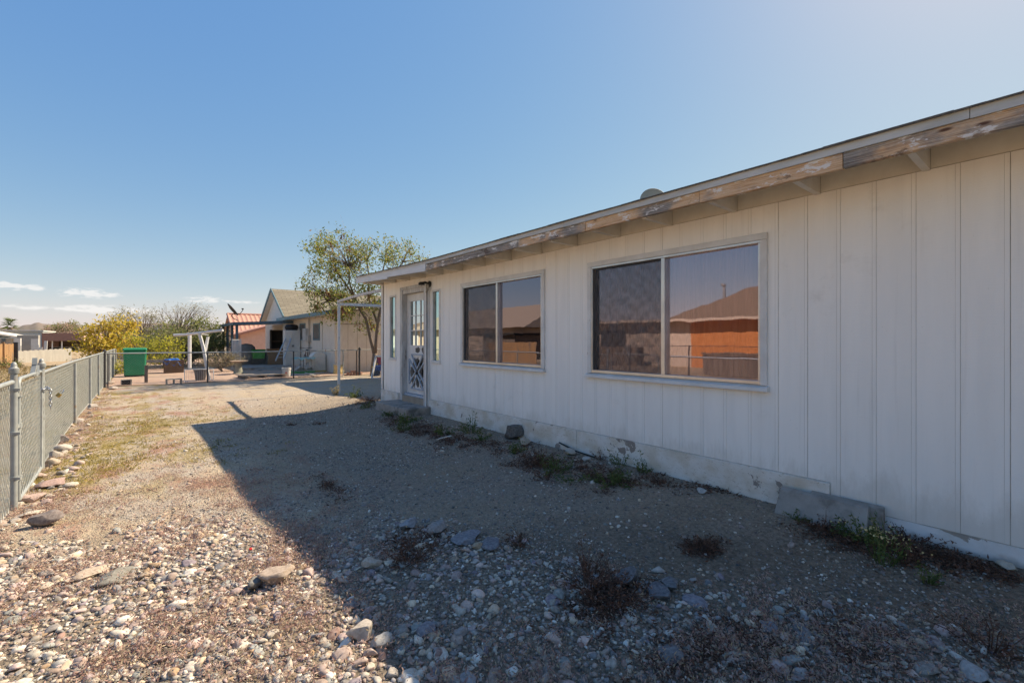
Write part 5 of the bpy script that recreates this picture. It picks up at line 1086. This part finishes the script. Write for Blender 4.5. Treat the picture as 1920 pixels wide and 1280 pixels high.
shd = thing('brown_shed', 'low dark brown shed before the tan house across the alley', 'shed', (-13, 27, 0)); MB().box(-15,-12.6,24.8,28.6,-.05,1.75).build('wall', M['bark'], shd); MB().box(-15.1,-12.3,24.5,28.9,1.752,1.9).build('roof', M['dark'], shd)
wf2 = thing('wood_fence', 'orange wooden fence panel across the alley, mirrored low in the smaller window', 'fence', (-10.5, 23, 0)); m_ = MB()
for k in range(24): m_.box(-10.52,-10.49,20.2+.2*k,20.39+.2*k,0,1.25)
m_.build('boards', M['fencewood'], wf2); MB().box(-10.56,-10.521,20.2,25,1.0,1.09).build('rail', M['fencewood'], wf2)
wh3 = thing('white_house', 'white house across the alley, mirrored in the door glass', 'house', (-18, 50, 0)); MB().box(-28,-18,44,58,-.1,2.5).build('wall', M['white_stucco'], wh3); MB().add([(-17.4,43.5,2.51),(-17.4,58.5,2.51),(-23,58.5,3.9),(-23,43.5,3.9),(-28.6,58.5,2.51),(-28.6,43.5,2.51)], [(0,1,2,3),(3,2,4,5),(5,4,1,0),(0,3,5),(1,4,2)]).build('roof', M['brownroof'], wh3)

# ------------------------------------------------------------------ slabs, rocks and gravel in the yard
a = rest(1478,985); 
def slab(y0, y1, zb, zt, xb, xt, th_, lbl):
    m = MB().hexa([(xb-th_,y0,zb),(xb,y0,zb+.012),(xb,y1,zb+.012),(xb-th_,y1,zb),(xt-th_,y0+.015,zt-.012),(xt,y0+.015,zt),(xt,y1-.01,zt),(xt-th_,y1-.01,zt-.012)])
    return tag(m.build('concrete_slab', M['concrete'], None, bevel=.006), lbl, 'paving slab')
slab(.84, 1.40, .06, .295, 3.64, 3.765, .045, 'front grey concrete slab leaning against the house wall')
slab(.77, 1.22, .08, .300, 3.755, 3.812, .04, 'rear grey concrete slab, mostly hidden behind the front slab at the wall')
def ico(sub):
    import bmesh
    bm = bmesh.new(); bmesh.ops.create_icosphere(bm, subdivisions=sub, radius=1); V = np.array([v.co[:] for v in bm.verts]); F = np.array([[v.index for v in f.verts] for f in bm.faces]); bm.free(); return V, F
def rock_shape(V, seed, facets=7, rough=.10, lo=.34):
    r_ = np.random.default_rng(seed); W = V.copy(); 
    for _ in range(facets):       # plane cuts give broken faces
        d = r_.normal(size=3); d /= np.linalg.norm(d); h = r_.uniform(lo,.82); s = W @ d; W = W - np.where(s > h, s-h, 0)[:,None]*d
    ph = r_.uniform(0,6,3); W *= (1 + rough*np.sin(W[:,[1]]*3+ph[0])*np.sin(W[:,[2]]*3+ph[1]) + rough*.5*np.sin(W[:,[0]]*6+ph[2])); return W
I1, F1 = ico(2); I0, F0 = ico(1); I3, F3 = ico(4)
PAL = np.array([(.38,.33,.27),(.30,.26,.22),(.46,.39,.31),(.54,.47,.38),(.36,.26,.20),(.32,.23,.20),(.24,.21,.19),(.42,.31,.21),(.62,.57,.49),(.38,.28,.25),(.27,.27,.24),(.50,.40,.28),(.20,.185,.18),(.44,.32,.26)])
def big_rock(px, py, size, colr, lbl, seed, squash=.65, rz=0., group=None, mat=None, sink=.3, facets=9, asp=1.0):
    p = ground_at(px, py); W = rock_shape(I3, seed, 13, .10, .52)*np.array([size*asp, size, size*squash]); c_, s_ = math.cos(rz), math.sin(rz)
    W = W @ np.array([[c_,s_,0],[-s_,c_,0],[0,0,1]])
    nn = np.array([mnoise.fractal(Vector(w*9+seed),.8,2.2,4) for w in W])[:,None]; W = W*(1+.05*nn)
    V = W + np.array([p.x, p.y, p.z + size*squash*(1-sink)]); o = nmesh('rock', V, F3, M['stone'], None, True, np.tile(np.array(colr), (len(V),1)))
    o.data.set_sharp_from_angle(angle=R(35)); off = Vector((p.x,p.y,p.z)); o.data.transform(Matrix.Translation(-off)); o.location = off
    return tag(o, lbl, 'rock', group)
RK = [
 (962,822,.125,(.10,.095,.09),'dark grey boulder against the foundation',1,1.0,0.), (985,833,.085,(.42,.34,.24),'tan yellow rock just in front of the dark boulder',2,.6,.4),
 (1070,852,.062,(.50,.44,.37),'pale squarish stone in the weeds below the big window',3,.8,.2), (1101,863,.05,(.50,.47,.44),'small white stone right of the pale squarish one',4,.55,1.),
 (1315,922,.045,(.46,.43,.39),'smooth pale stone below the right end of the big window',6,.5,.5), (1890,1068,.042,(.44,.39,.31),'long white stone at the foot of the wall near the right edge',7,.7,.7),
 (517,1092,.072,(.36,.27,.20),'large tan rock standing in the sunny gravel',8,.8,.2), (478,1102,.042,(.15,.14,.12),'dark stone touching the left of the large tan rock',9,.8,1.1),
 (86,985,.08,(.17,.13,.115),'pitted purple brown lava rock near the fence corner',10,.8,.2), (95,912,.10,(.36,.23,.19),'flat pink sandstone slab by the gate',11,.5,.5),
 (64,938,.07,(.42,.29,.24),'pink stone block in front of the flat pink slab',12,.5,.1), (60,965,.07,(.48,.41,.33),'pale long stone at the foot of the hinge post',13,.35,.6),
 (122,845,.07,(.44,.39,.33),'large white rock leaning at the fence past the gate',14,.85,.6), (103,858,.065,(.36,.31,.25),'grey tan rock between gate post and white rock',15,.85,.2),
 (97,872,.065,(.38,.30,.22),'tan rock at the foot of the latch post',16,.85,.9), (116,830,.08,(.15,.13,.12),'dark rock beside the fence behind the white rock',17,.85,.2),
 (147,793,.07,(.40,.34,.29),'pale stone at the foot of the first fence post after the gate',18,.85,.3), (172,765,.07,(.36,.31,.27),'grey rock at the foot of the second fence post after the gate',19,.85,.3),
 (205,722,.10,(.42,.35,.29),'pale rock at the corner of the two fences',20,.7,.3), (212,730,.09,(.40,.34,.29),'low tan rock in front of the fence corner',21,.6,.3),
 (822,998,.062,(.27,.24,.22),'rounded grey brown rock in the shade, left of the blue slate',22,.75,.6), (769,989,.062,(.27,.27,.28),'pale grey rock left of the rounded brown one',23,.65,.2),
 (872,1013,.085,(.19,.185,.20),'flat blue grey slate in the shaded gravel',24,.35,.2), (916,1022,.075,(.16,.155,.17),'low slate stone just right of the flat blue one',25,.3,.9),
 (897,1028,.032,(.38,.28,.18),'small ochre stone between the two slates',26,.85,.3), (1176,1092,.068,(.10,.095,.10),'black rounded rock behind the purple weeds',27,.75,.4),
 (1238,1116,.07,(.115,.11,.12),'low dark rock right of the black rounded one',28,.4,.9), (1258,1101,.05,(.13,.125,.13),'small dark rock farthest right in the black trio',29,.6,.9),
 (697,1064,.045,(.44,.37,.29),'pale tan pointed rock at the shadow edge',30,.85,.2), (1258,1234,.05,(.15,.145,.15),'smooth dark stone at the lower middle edge of the gravel',31,.6,.7),
 (800,1186,.042,(.20,.185,.20),'oval mauve grey stone in the shaded gravel',32,.6,.9), (213,1087,.075,(.20,.185,.15),'flat dark olive rock in the sunny gravel',33,.4,.3),
 (172,1078,.07,(.46,.35,.25),'flat tan slab in the sunny gravel beside the olive rock',34,.3,.2),(1305,1130,.06,(.22,.20,.22),'thin purple flake of slate lying on bare sand',35,.25,1.2),
 (1440,1180,.04,(.20,.19,.20),'grey flat stone half sunk on bare sand near the right',36,.4,.3),(1506,1192,.05,(.17,.165,.165),'dark slab of stone half sunk in the sand, lower right',37,.35,.3),
 (680,1192,.055,(.40,.34,.28),'large rounded tan stone on the sunlit edge of the shade',38,.8,.2),(714,1214,.045,(.33,.31,.28),'grey squarish stone on the shade edge, near the bottom',39,.8,.2),
 (1832,1270,.05,(.36,.34,.32),'pale oval stone at the bottom right corner',40,.6,.4)]
for (px, py, sz, colr, lbl, sd_, sq, rz_) in RK:
    big_rock(px, py, sz, colr, lbl, sd_, sq, rz_, asp=1.35)
# gravel: a bed of real stones near the camera thinning to chips over the yard
def in_bed(s, t):
    """1 inside the coarse gravel bed, falling to 0 beyond its ragged edge"""
    edge = np.interp(s, [-.9,.2,.6,1.33,2.28,2.85,3.3], [4.7,4.3,3.9,3.2,1.45,.2,-1.2]) + .22*np.sin(s*5.1)+.12*np.sin(s*13+1)
    return sstep(.35, -.55, t-edge)
def scatter(n, s0, s1, t0, t1, dens, size, shapes, F, seed, name, squash=(.45,.8), bias=0, sink=.3, pal=PAL, mat='stone', lightfun=None):
    r_ = np.random.default_rng(seed); s = r_.uniform(s0,s1,n); t = r_.uniform(t0,t1,n); keep = r_.uniform(0,1,n) < dens(s,t); s, t = s[keep], t[keep]; n = len(s)
    sz = np.exp(r_.normal(np.log(size[0]), size[1], n)).clip(size[2], size[3]); k = len(shapes); S = np.stack(shapes)[r_.integers(0,k,n)]
    q = r_.uniform(0,2*np.pi,n); c_, s_ = np.cos(q), np.sin(q); sx = r_.uniform(.85,1.5,n); sy = r_.uniform(.75,1.05,n); qz = r_.uniform(*squash,n)
    x = S[:,:,0]*(sx*sz)[:,None]; y = S[:,:,1]*(sy*sz)[:,None]; z = S[:,:,2]*(qz*sz)[:,None]
    ti = r_.normal(0,.22,n)[:,None]; z = z + x*ti
    X_ = x*c_[:,None]-y*s_[:,None]+s[:,None]; Y_ = x*s_[:,None]+y*c_[:,None]+t[:,None]; Z_ = z + (ground_h(s,t)+sz*qz*(1-2*sink)*r_.uniform(.4,1.2,n))[:,None]
    V = np.stack([X_,Y_,Z_],-1).reshape(-1,3); nv = S.shape[1]; FF = (F[None]+ (np.arange(n)*nv)[:,None,None]).reshape(-1,3)
    c = pal[r_.integers(0,len(pal),n)]*r_.uniform(.75,1.25,(n,1)); return V, FF, np.repeat(c, nv, 0)
sh1 = [rock_shape(I1, 100+i, 7, .06) for i in range(16)]; sh0 = [rock_shape(I0, 200+i, 5, .1) for i in range(8)]
hole = lambda s,t: 1-.0*s
parts = []
parts.append(scatter(30000, -1.0,3.4,-.6,5.2, lambda s,t: in_bed(s,t)*np.where(s < .75+.35*np.sin(t*5), 1, .42), (.0138,.52,.007,.040), sh1, F1, 1, 'a', sink=.42, pal=np.concatenate([PAL*1.38, PAL*1.2, PAL*.85, np.array([(.30,.17,.13),(.36,.23,.12),(.22,.17,.19),(.25,.20,.22)])])))
Vp, Fp, Cp = parts[0]; g1 = nmesh('gravel_stones', Vp, Fp, M['stone'], None, False, Cp); tag(g1, 'bed of mixed grey, tan and mauve gravel stones in the foreground', 'gravel', kind='stuff')
A_ = scatter(42000, -1.0,3.7,-.6,5.6, lambda s,t: in_bed(s,t)*.9+.05, (.0095,.35,.005,.018), sh0, F0, 2, 'b', (.5,.9), pal=np.concatenate([PAL*1.25, PAL*.9, PAL*.5]))
B_ = scatter(70000, -.85,3.84,.2,9.5, lambda s,t: (.25+.75*sstep(.2,.6,np.sin(s*2.3+np.sin(t*1.1))*np.sin(t*1.9+1)+.35))*sstep(-.6,1.4,s), (.0062,.35,.0035,.015), sh0, F0, 3, 'c', (.5,.9), pal=np.concatenate([PAL*.95, PAL*.45, PAL[[3,8]]*1.15]))
C_ = scatter(4200, -.85,3.8,.2,12, lambda s,t: .4+0*s, (.012,.4,.008,.03), sh0, F0, 4, 'd', (.4,.8))
D_ = scatter(420, -1.05,-.5,5,17.6, lambda s,t: .25+.65*sstep(10.5,8.5,t), (.026,.5,.012,.07), sh1, F1, 5, 'e')
nv = 0; VV = []; FF = []; CC = []
for (v, f, c) in (A_, B_, C_, D_): VV.append(v); FF.append(f+nv); CC.append(c); nv += len(v)
tag(nmesh('gravel_chips', np.concatenate(VV), np.concatenate(FF), M['stone'], None, False, np.concatenate(CC)), 'fine gravel chips scattered over the sandy yard', 'gravel', kind='stuff')

# ------------------------------------------------------------------ weeds
def blades(P, h, w, seed, lean=.5):
    r_ = np.random.default_rng(seed); n = len(P); P = np.asarray(P); a = r_.uniform(0,2*np.pi,n); L = h*r_.uniform(.5,1.3,n); le = r_.uniform(.05,lean,n)
    d = np.stack([np.cos(a)*le,np.sin(a)*le,np.sqrt(1-le**2)],-1); u = np.stack([-np.sin(a),np.cos(a),0*a],-1)*w
    m1 = P + d*(L*.55)[:,None]; e = P + d*L[:,None] + np.stack([np.cos(a)*le*.5,np.sin(a)*le*.5,-.15*le],-1)*L[:,None]
    V = np.stack([P-u*.5,P+u*.5,m1+u*.4,e,m1-u*.4],1).reshape(-1,3); i0 = np.arange(n)*5
    return V, np.stack([i0,i0+1,i0+2,i0+3,i0+4],-1)
def weed(px, py, r, h, kind, lbl, seed, nstem=14, nleaf=16, size=.022, flat=False, flowers=0):
    p = ground_at(px, py); o = thing('weed', lbl, 'weed', tuple(p)); r_ = random.Random(seed); rn = np.random.default_rng(seed)
    st_ = MB(); pts = []
    for k in range(nstem):
        a = r_.uniform(0,2*math.pi); q = r*r_.uniform(.2,1); hh = h*r_.uniform(.5,1.15)*(1-.4*q/r if not flat else 1)
        b0 = p + Vector((math.cos(a)*q*.4, math.sin(a)*q*.4, -.005)); tip = p + Vector((math.cos(a)*q*1.25, math.sin(a)*q*1.25, hh*r_.choice((.45,.8,1.25)))); mid = b0.lerp(tip,.5)+Vector((r_.gauss(0,.012),r_.gauss(0,.012),hh*r_.uniform(-.05,.25)))
        st_.tube([b0, mid, tip], [.0026,.002,.001], 4)
        for j in range(nleaf):
            u = r_.uniform(.15,1.05); v = b0.lerp(mid, u*2) if u < .5 else mid.lerp(tip, u*2-1); pts.append(v + Vector((r_.gauss(0,.010),r_.gauss(0,.010),r_.gauss(0,.008))))
    lm = M[{'g':'leaf_weed','b':'leaf_brown','p':'leaf_pink','s':'leaf_straw'}[kind]]
    st_.build('stem', M['leaf_brown' if kind in 'bp' else 'leaf_weed'], o)
    V, F = leaf_cards(np.array([tuple(q) for q in pts]), size, .38, -.3, seed); mi = [0]*len(F)
    if flowers:
        fp = [tuple(r_.choice(pts)) for k in range(flowers*3)]; fp = np.array([(q[0], q[1], max(q[2], p.z+h*.55)+.008) for q in fp])
        V2, F2 = leaf_cards(fp, .012, .95, 0, seed+5); F = np.concatenate([F, F2+len(V)]); V = np.concatenate([V, V2]); mi += [1]*len(F2)
    nmesh('leaves', V, F, [lm, M['flower']] if flowers else lm, o, mi=mi)
W_ = [
 (765,792,.17,.13,'g','dark leafy green weed growing against the concrete step',1,22,18,.035), (738,778,.20,.08,'g','low green weed at the left corner of the step',2,20,16,.03),
 (757,808,.16,.14,'g','grassy weed tuft in front of the step',3,20,14,.03), (783,812,.22,.06,'b','flat brown weed patch in front of the step',4,24,14,.02),
 (832,815,.17,.12,'g','green weed right of the brown patch beside the step',5,18,16,.03), (884,812,.16,.20,'g','upright bushy green weed near the small window',6,22,20,.028),
 (857,826,.20,.07,'b','dried brown weed beside the upright bushy green one',7,22,14,.022), (905,825,.12,.10,'g','small green weed left of the dark boulder',8,14,14,.026),
 (968,848,.13,.12,'g','small weed in front of the dark boulder',9,16,16,.028), (1010,868,.17,.17,'b','dark brown dried weed bush below the wall',10,30,20,.022),
 (1040,888,.15,.16,'g','tall green weed beside the dark brown dried bush',11,20,18,.026), (1022,898,.13,.06,'b','low blackish weed mat under the tall green weed',12,20,14,.02),
 (1065,905,.10,.10,'g','thin yellow green weed right of the tall green weed',13,10,12,.024), (1145,905,.19,.08,'g','wide low dark green weed mat below the big window',14,34,20,.024),
 (1128,862,.09,.10,'b','small brown weed at the foundation below the big window',15,12,12,.02), (1163,872,.10,.15,'g','wispy green weed against the foundation, left of its twin',16,12,14,.024),
 (1206,885,.10,.13,'g','wispy green weed against the foundation, right of its twin',17,12,14,.024), (1235,905,.09,.05,'b','tiny brown weed on the sand below the big window',18,14,10,.018),
 (1318,1030,.11,.05,'b','black brown mat of dead weed on bare sand',19,34,18,.018), (1335,905,.10,.06,'b','dark weed sprig against the foundation right of the window',20,16,12,.018),
 (1655,1058,.10,.24,'g','tall yellow flowered green weed by the leaning slabs',21,16,18,.022), (1620,1012,.14,.12,'g','dark green weed at the foot of the leaning slabs',22,24,18,.024),
 (1700,1022,.16,.09,'b','dark tangled weed mat right of the leaning slabs',23,30,16,.02), (1735,1092,.06,.13,'g','slim green weed standing alone right of the flowered one',24,9,14,.02),
 (1540,990,.11,.08,'b','dried dark weed in front of the leaning slab',25,20,14,.02), (1500,975,.07,.06,'g','small green weed at the left end of the leaning slab',26,12,12,.02),
 (970,1020,.08,.09,'b','brown twiggy weed on the edge of the coarse gravel',27,18,14,.018), (1105,1098,.16,.16,'b','large dark purple brown weed in the shaded gravel',28,40,22,.018),
 (1140,1130,.16,.10,'b','sprawling dark weed joined to the large purple brown one',29,34,20,.018), (765,1050,.16,.10,'b','brown weed among stones near the shadow edge',30,26,16,.018),
 (628,742,.09,.22,'s','pale straw grass tuft at the foot of the awning post',31,14,12,.05), (662,745,.16,.18,'g','pale green weed between awning post and house corner',32,18,14,.045),
 (690,752,.18,.12,'b','dark brown weed at the corner of the house',33,22,14,.03), (688,765,.13,.10,'g','low green weed beside the house corner',34,14,12,.03),
 (1700,1050,.10,.10,'b','brown seed headed weed beside the flowered green weed',35,16,14,.02),(600,795,.10,.04,'b','flat dark weed on the shaded sand left of the step',36,16,10,.02),(545,797,.09,.035,'b','tiny dark weed at the sunlit shadow edge, left of the other',37,14,10,.02),
 (1860,1215,.18,.12,'b','twiggy dark weed near the lower right corner',38,26,16,.018)]
for w_ in W_:
    weed(w_[0], w_[1], w_[2]*1.18, w_[3]*1.22, w_[4], w_[5], w_[6], w_[7], w_[8], w_[9], flowers=26 if w_[6]==21 else (8 if w_[6] in (22,35) else 0))
# ground-hugging pink weeds (uncountable) and short dry grass
r_ = np.random.default_rng(77); cl = []
def add_patch(s, t, rs, rt, n, dens=1.0):
    k = r_.normal(size=(n,2)); cl.append(np.stack([s+k[:,0]*rs, t+k[:,1]*rt], -1))
for (px, py, rs, rt, n) in ((430,915,.30,.30,70),(470,945,.12,.3,40),(400,905,.3,.2,50),(95,945,.12,.22,40),(60,955,.1,.15,20),(250,905,.45,.4,60),(160,960,.3,.3,50),(320,980,.4,.3,60),(560,1010,.14,.2,45),(540,1060,.15,.12,40),(620,1130,.12,.14,30),(240,1050,.25,.15,50),(400,1110,.3,.15,30),(330,1180,.2,.1,24),(250,1240,.2,.08,24),(470,1200,.25,.12,24),(1420,1200,.28,.12,60),(1300,1245,.25,.08,50),(1500,1260,.25,.08,40),(1660,1230,.25,.1,30),(1050,1240,.2,.08,24),(870,1260,.18,.06,20),(1880,1190,.2,.12,26),(150,810,.25,.9,60),(260,770,.9,1.2,60),(330,750,1.2,1.2,40),(200,760,.3,1.6,50),(540,900,.25,.2,16),(600,960,.2,.2,14)):
    p = ground_at(px, py); add_patch(p.x, p.y, rs, rt, n)
q_ = np.stack([r_.uniform(-.9,3.2,2600), r_.uniform(.1,5.0,2600)], -1); k_ = np.sin(q_[:,0]*4.1+1.2*np.sin(q_[:,1]*2.7))*np.sin(q_[:,1]*3.3+q_[:,0]) + r_.normal(0,.35,2600)
cl.append(q_[(k_ > .05) & (r_.uniform(0,1,2600) < in_bed(q_[:,0], q_[:,1])*np.where(q_[:,0] < 1.2, 1, .4))])
q_ = np.stack([-.86+np.abs(r_.normal(0,.14,160)), r_.uniform(4.6,17.5,160)], -1); cl.append(q_)
cl = np.concatenate(cl); cl = cl[(cl[:,0] > -.95) & (cl[:,0] < 3.7)]
P = np.repeat(cl, 40, 0) + r_.normal(size=(len(cl)*40,2))*.034; hz = np.abs(r_.normal(0,.020,len(P))); P3 = np.stack([P[:,0],P[:,1],ground_h(P[:,0],P[:,1])+hz+.004], -1)
V, F = leaf_cards(P3, .017, .30, -.4, 78); tag(nmesh('ground_cover', V, F, M['leaf_pink'], None), 'low pinkish brown weeds creeping through the gravel and sand', 'ground cover', kind='stuff')
cl = []
for (px, py, rs, rt, n) in ((200,815,.30,.9,90),(260,800,.5,.7,80),(330,790,.6,.5,60),(170,850,.25,.8,60),(230,860,.5,.5,60),(300,860,.5,.4,50),(150,890,.3,.4,50),(240,760,.8,1.5,60),(380,780,.6,.6,30)):
    p = ground_at(px, py); add_patch(p.x, p.y, rs, rt, n)
cl = np.concatenate(cl); cl = cl[(cl[:,0] > -.95) & (cl[:,0] < 1.6)]
P = np.repeat(cl, 20, 0) + r_.normal(size=(len(cl)*20,2))*.045; P3 = np.stack([P[:,0],P[:,1],ground_h(P[:,0],P[:,1])], -1)
V, F = blades(P3, .032, .004, 79, .95); tag(nmesh('dry_grass', V, F, M['leaf_grass'], None), 'short olive and straw grass on the sunlit sand', 'grass', kind='stuff')
# dark mats of dead leaves and stems along the foundation
cl = []
for (px, py, rs, rt, n) in ((745,790,.14,.25,50),(800,805,.18,.3,70),(860,828,.16,.3,60),(930,838,.12,.25,40),(1010,872,.14,.2,60),(1090,880,.12,.2,40),(1150,900,.14,.16,50),(1230,905,.10,.16,26),(1330,915,.08,.14,26),(1560,1005,.09,.12,40),(1640,1025,.12,.14,60),(1740,1045,.10,.14,60),(1830,1065,.07,.12,40),(690,757,.2,.3,50),(620,915,.05,.3,24),(800,1010,.12,.1,24),(1180,1120,.16,.08,40),(1320,1028,.08,.05,30),(1420,1215,.25,.10,40),(1250,1255,.25,.07,40),(1600,1240,.25,.08,30),(1120,1140,.16,.07,30),(770,1030,.08,.12,20)):
    p = ground_at(px, py); add_patch(p.x, p.y, rs, rt, n)
cl = np.concatenate(cl); cl = cl[cl[:,0] < WX-.02]
P = np.repeat(cl, 26, 0) + r_.normal(size=(len(cl)*26,2))*.035; P = P[P[:,0] < WX-.01]; P3 = np.stack([P[:,0],P[:,1],ground_h(P[:,0],P[:,1])+np.abs(r_.normal(0,.010,len(P)))+.003], -1)
V, F = leaf_cards(P3, .026, .30, 0, 81, .45); tag(nmesh('leaf_litter', V, F, M['leaf_brown'], None), 'dark mats of dead leaves and stems along the foot of the house wall', 'leaf litter', kind='stuff')
# alley: dry straw grass beyond the left fence
P = np.stack([r_.uniform(-7,-1.2,9000), r_.uniform(12,34,9000)], -1); P3 = np.stack([P[:,0],P[:,1],ground_h(P[:,0],P[:,1])], -1)
V, F = blades(P3, .12, .016, 80, .8); tag(nmesh('alley_grass', V, F, M['leaf_straw'], None), 'dry straw grass in the alley beyond the chain link fence', 'grass', kind='stuff')
# scrap of red plastic in the sun, fallen stick by the weeds
q = ground_at(470,1034); tag(MB().obox(q+Vector((0,0,.018)), (.018,.014,.012), Matrix.Rotation(.6,3,'X')).build('plastic_scrap', mottled('red_plastic_scrap', (.6,.03,.02), (.5,.02,.02), 20, .4), None, bevel=.003), 'tiny bright red scrap of plastic on the sunny gravel', 'litter')
q = ground_at(870,838); tag(MB().tube([q+Vector((-.02,-.04,.005)), q+Vector((.02,.05,.03)), q+Vector((.03,.13,.10))], [.007,.008,.006], 6).build('stick', M['bark'], None), 'dark bent stick standing in the weeds by the wall', 'stick')
q = ground_at(835,823); tag(MB().bar(q+Vector((-.12,0,.015)), q+Vector((.12,.05,.02)), .03, .012).build('wood_scrap', M['tail'], None), 'short tan strip of wood lying in the weeds by the step', 'wood scrap')
q = ground_at(1090,842); tag(MB().tube([(WX-.06,3.25,gz(3.78,3.25)+.010),(WX-.07,3.5,gz(3.77,3.5)+.03),(WX-.05,3.8,gz(3.79,3.8)+.08)], .009, 6).build('pipe', M['black'], None), 'black pipe lying along the peeling foundation', 'pipe')
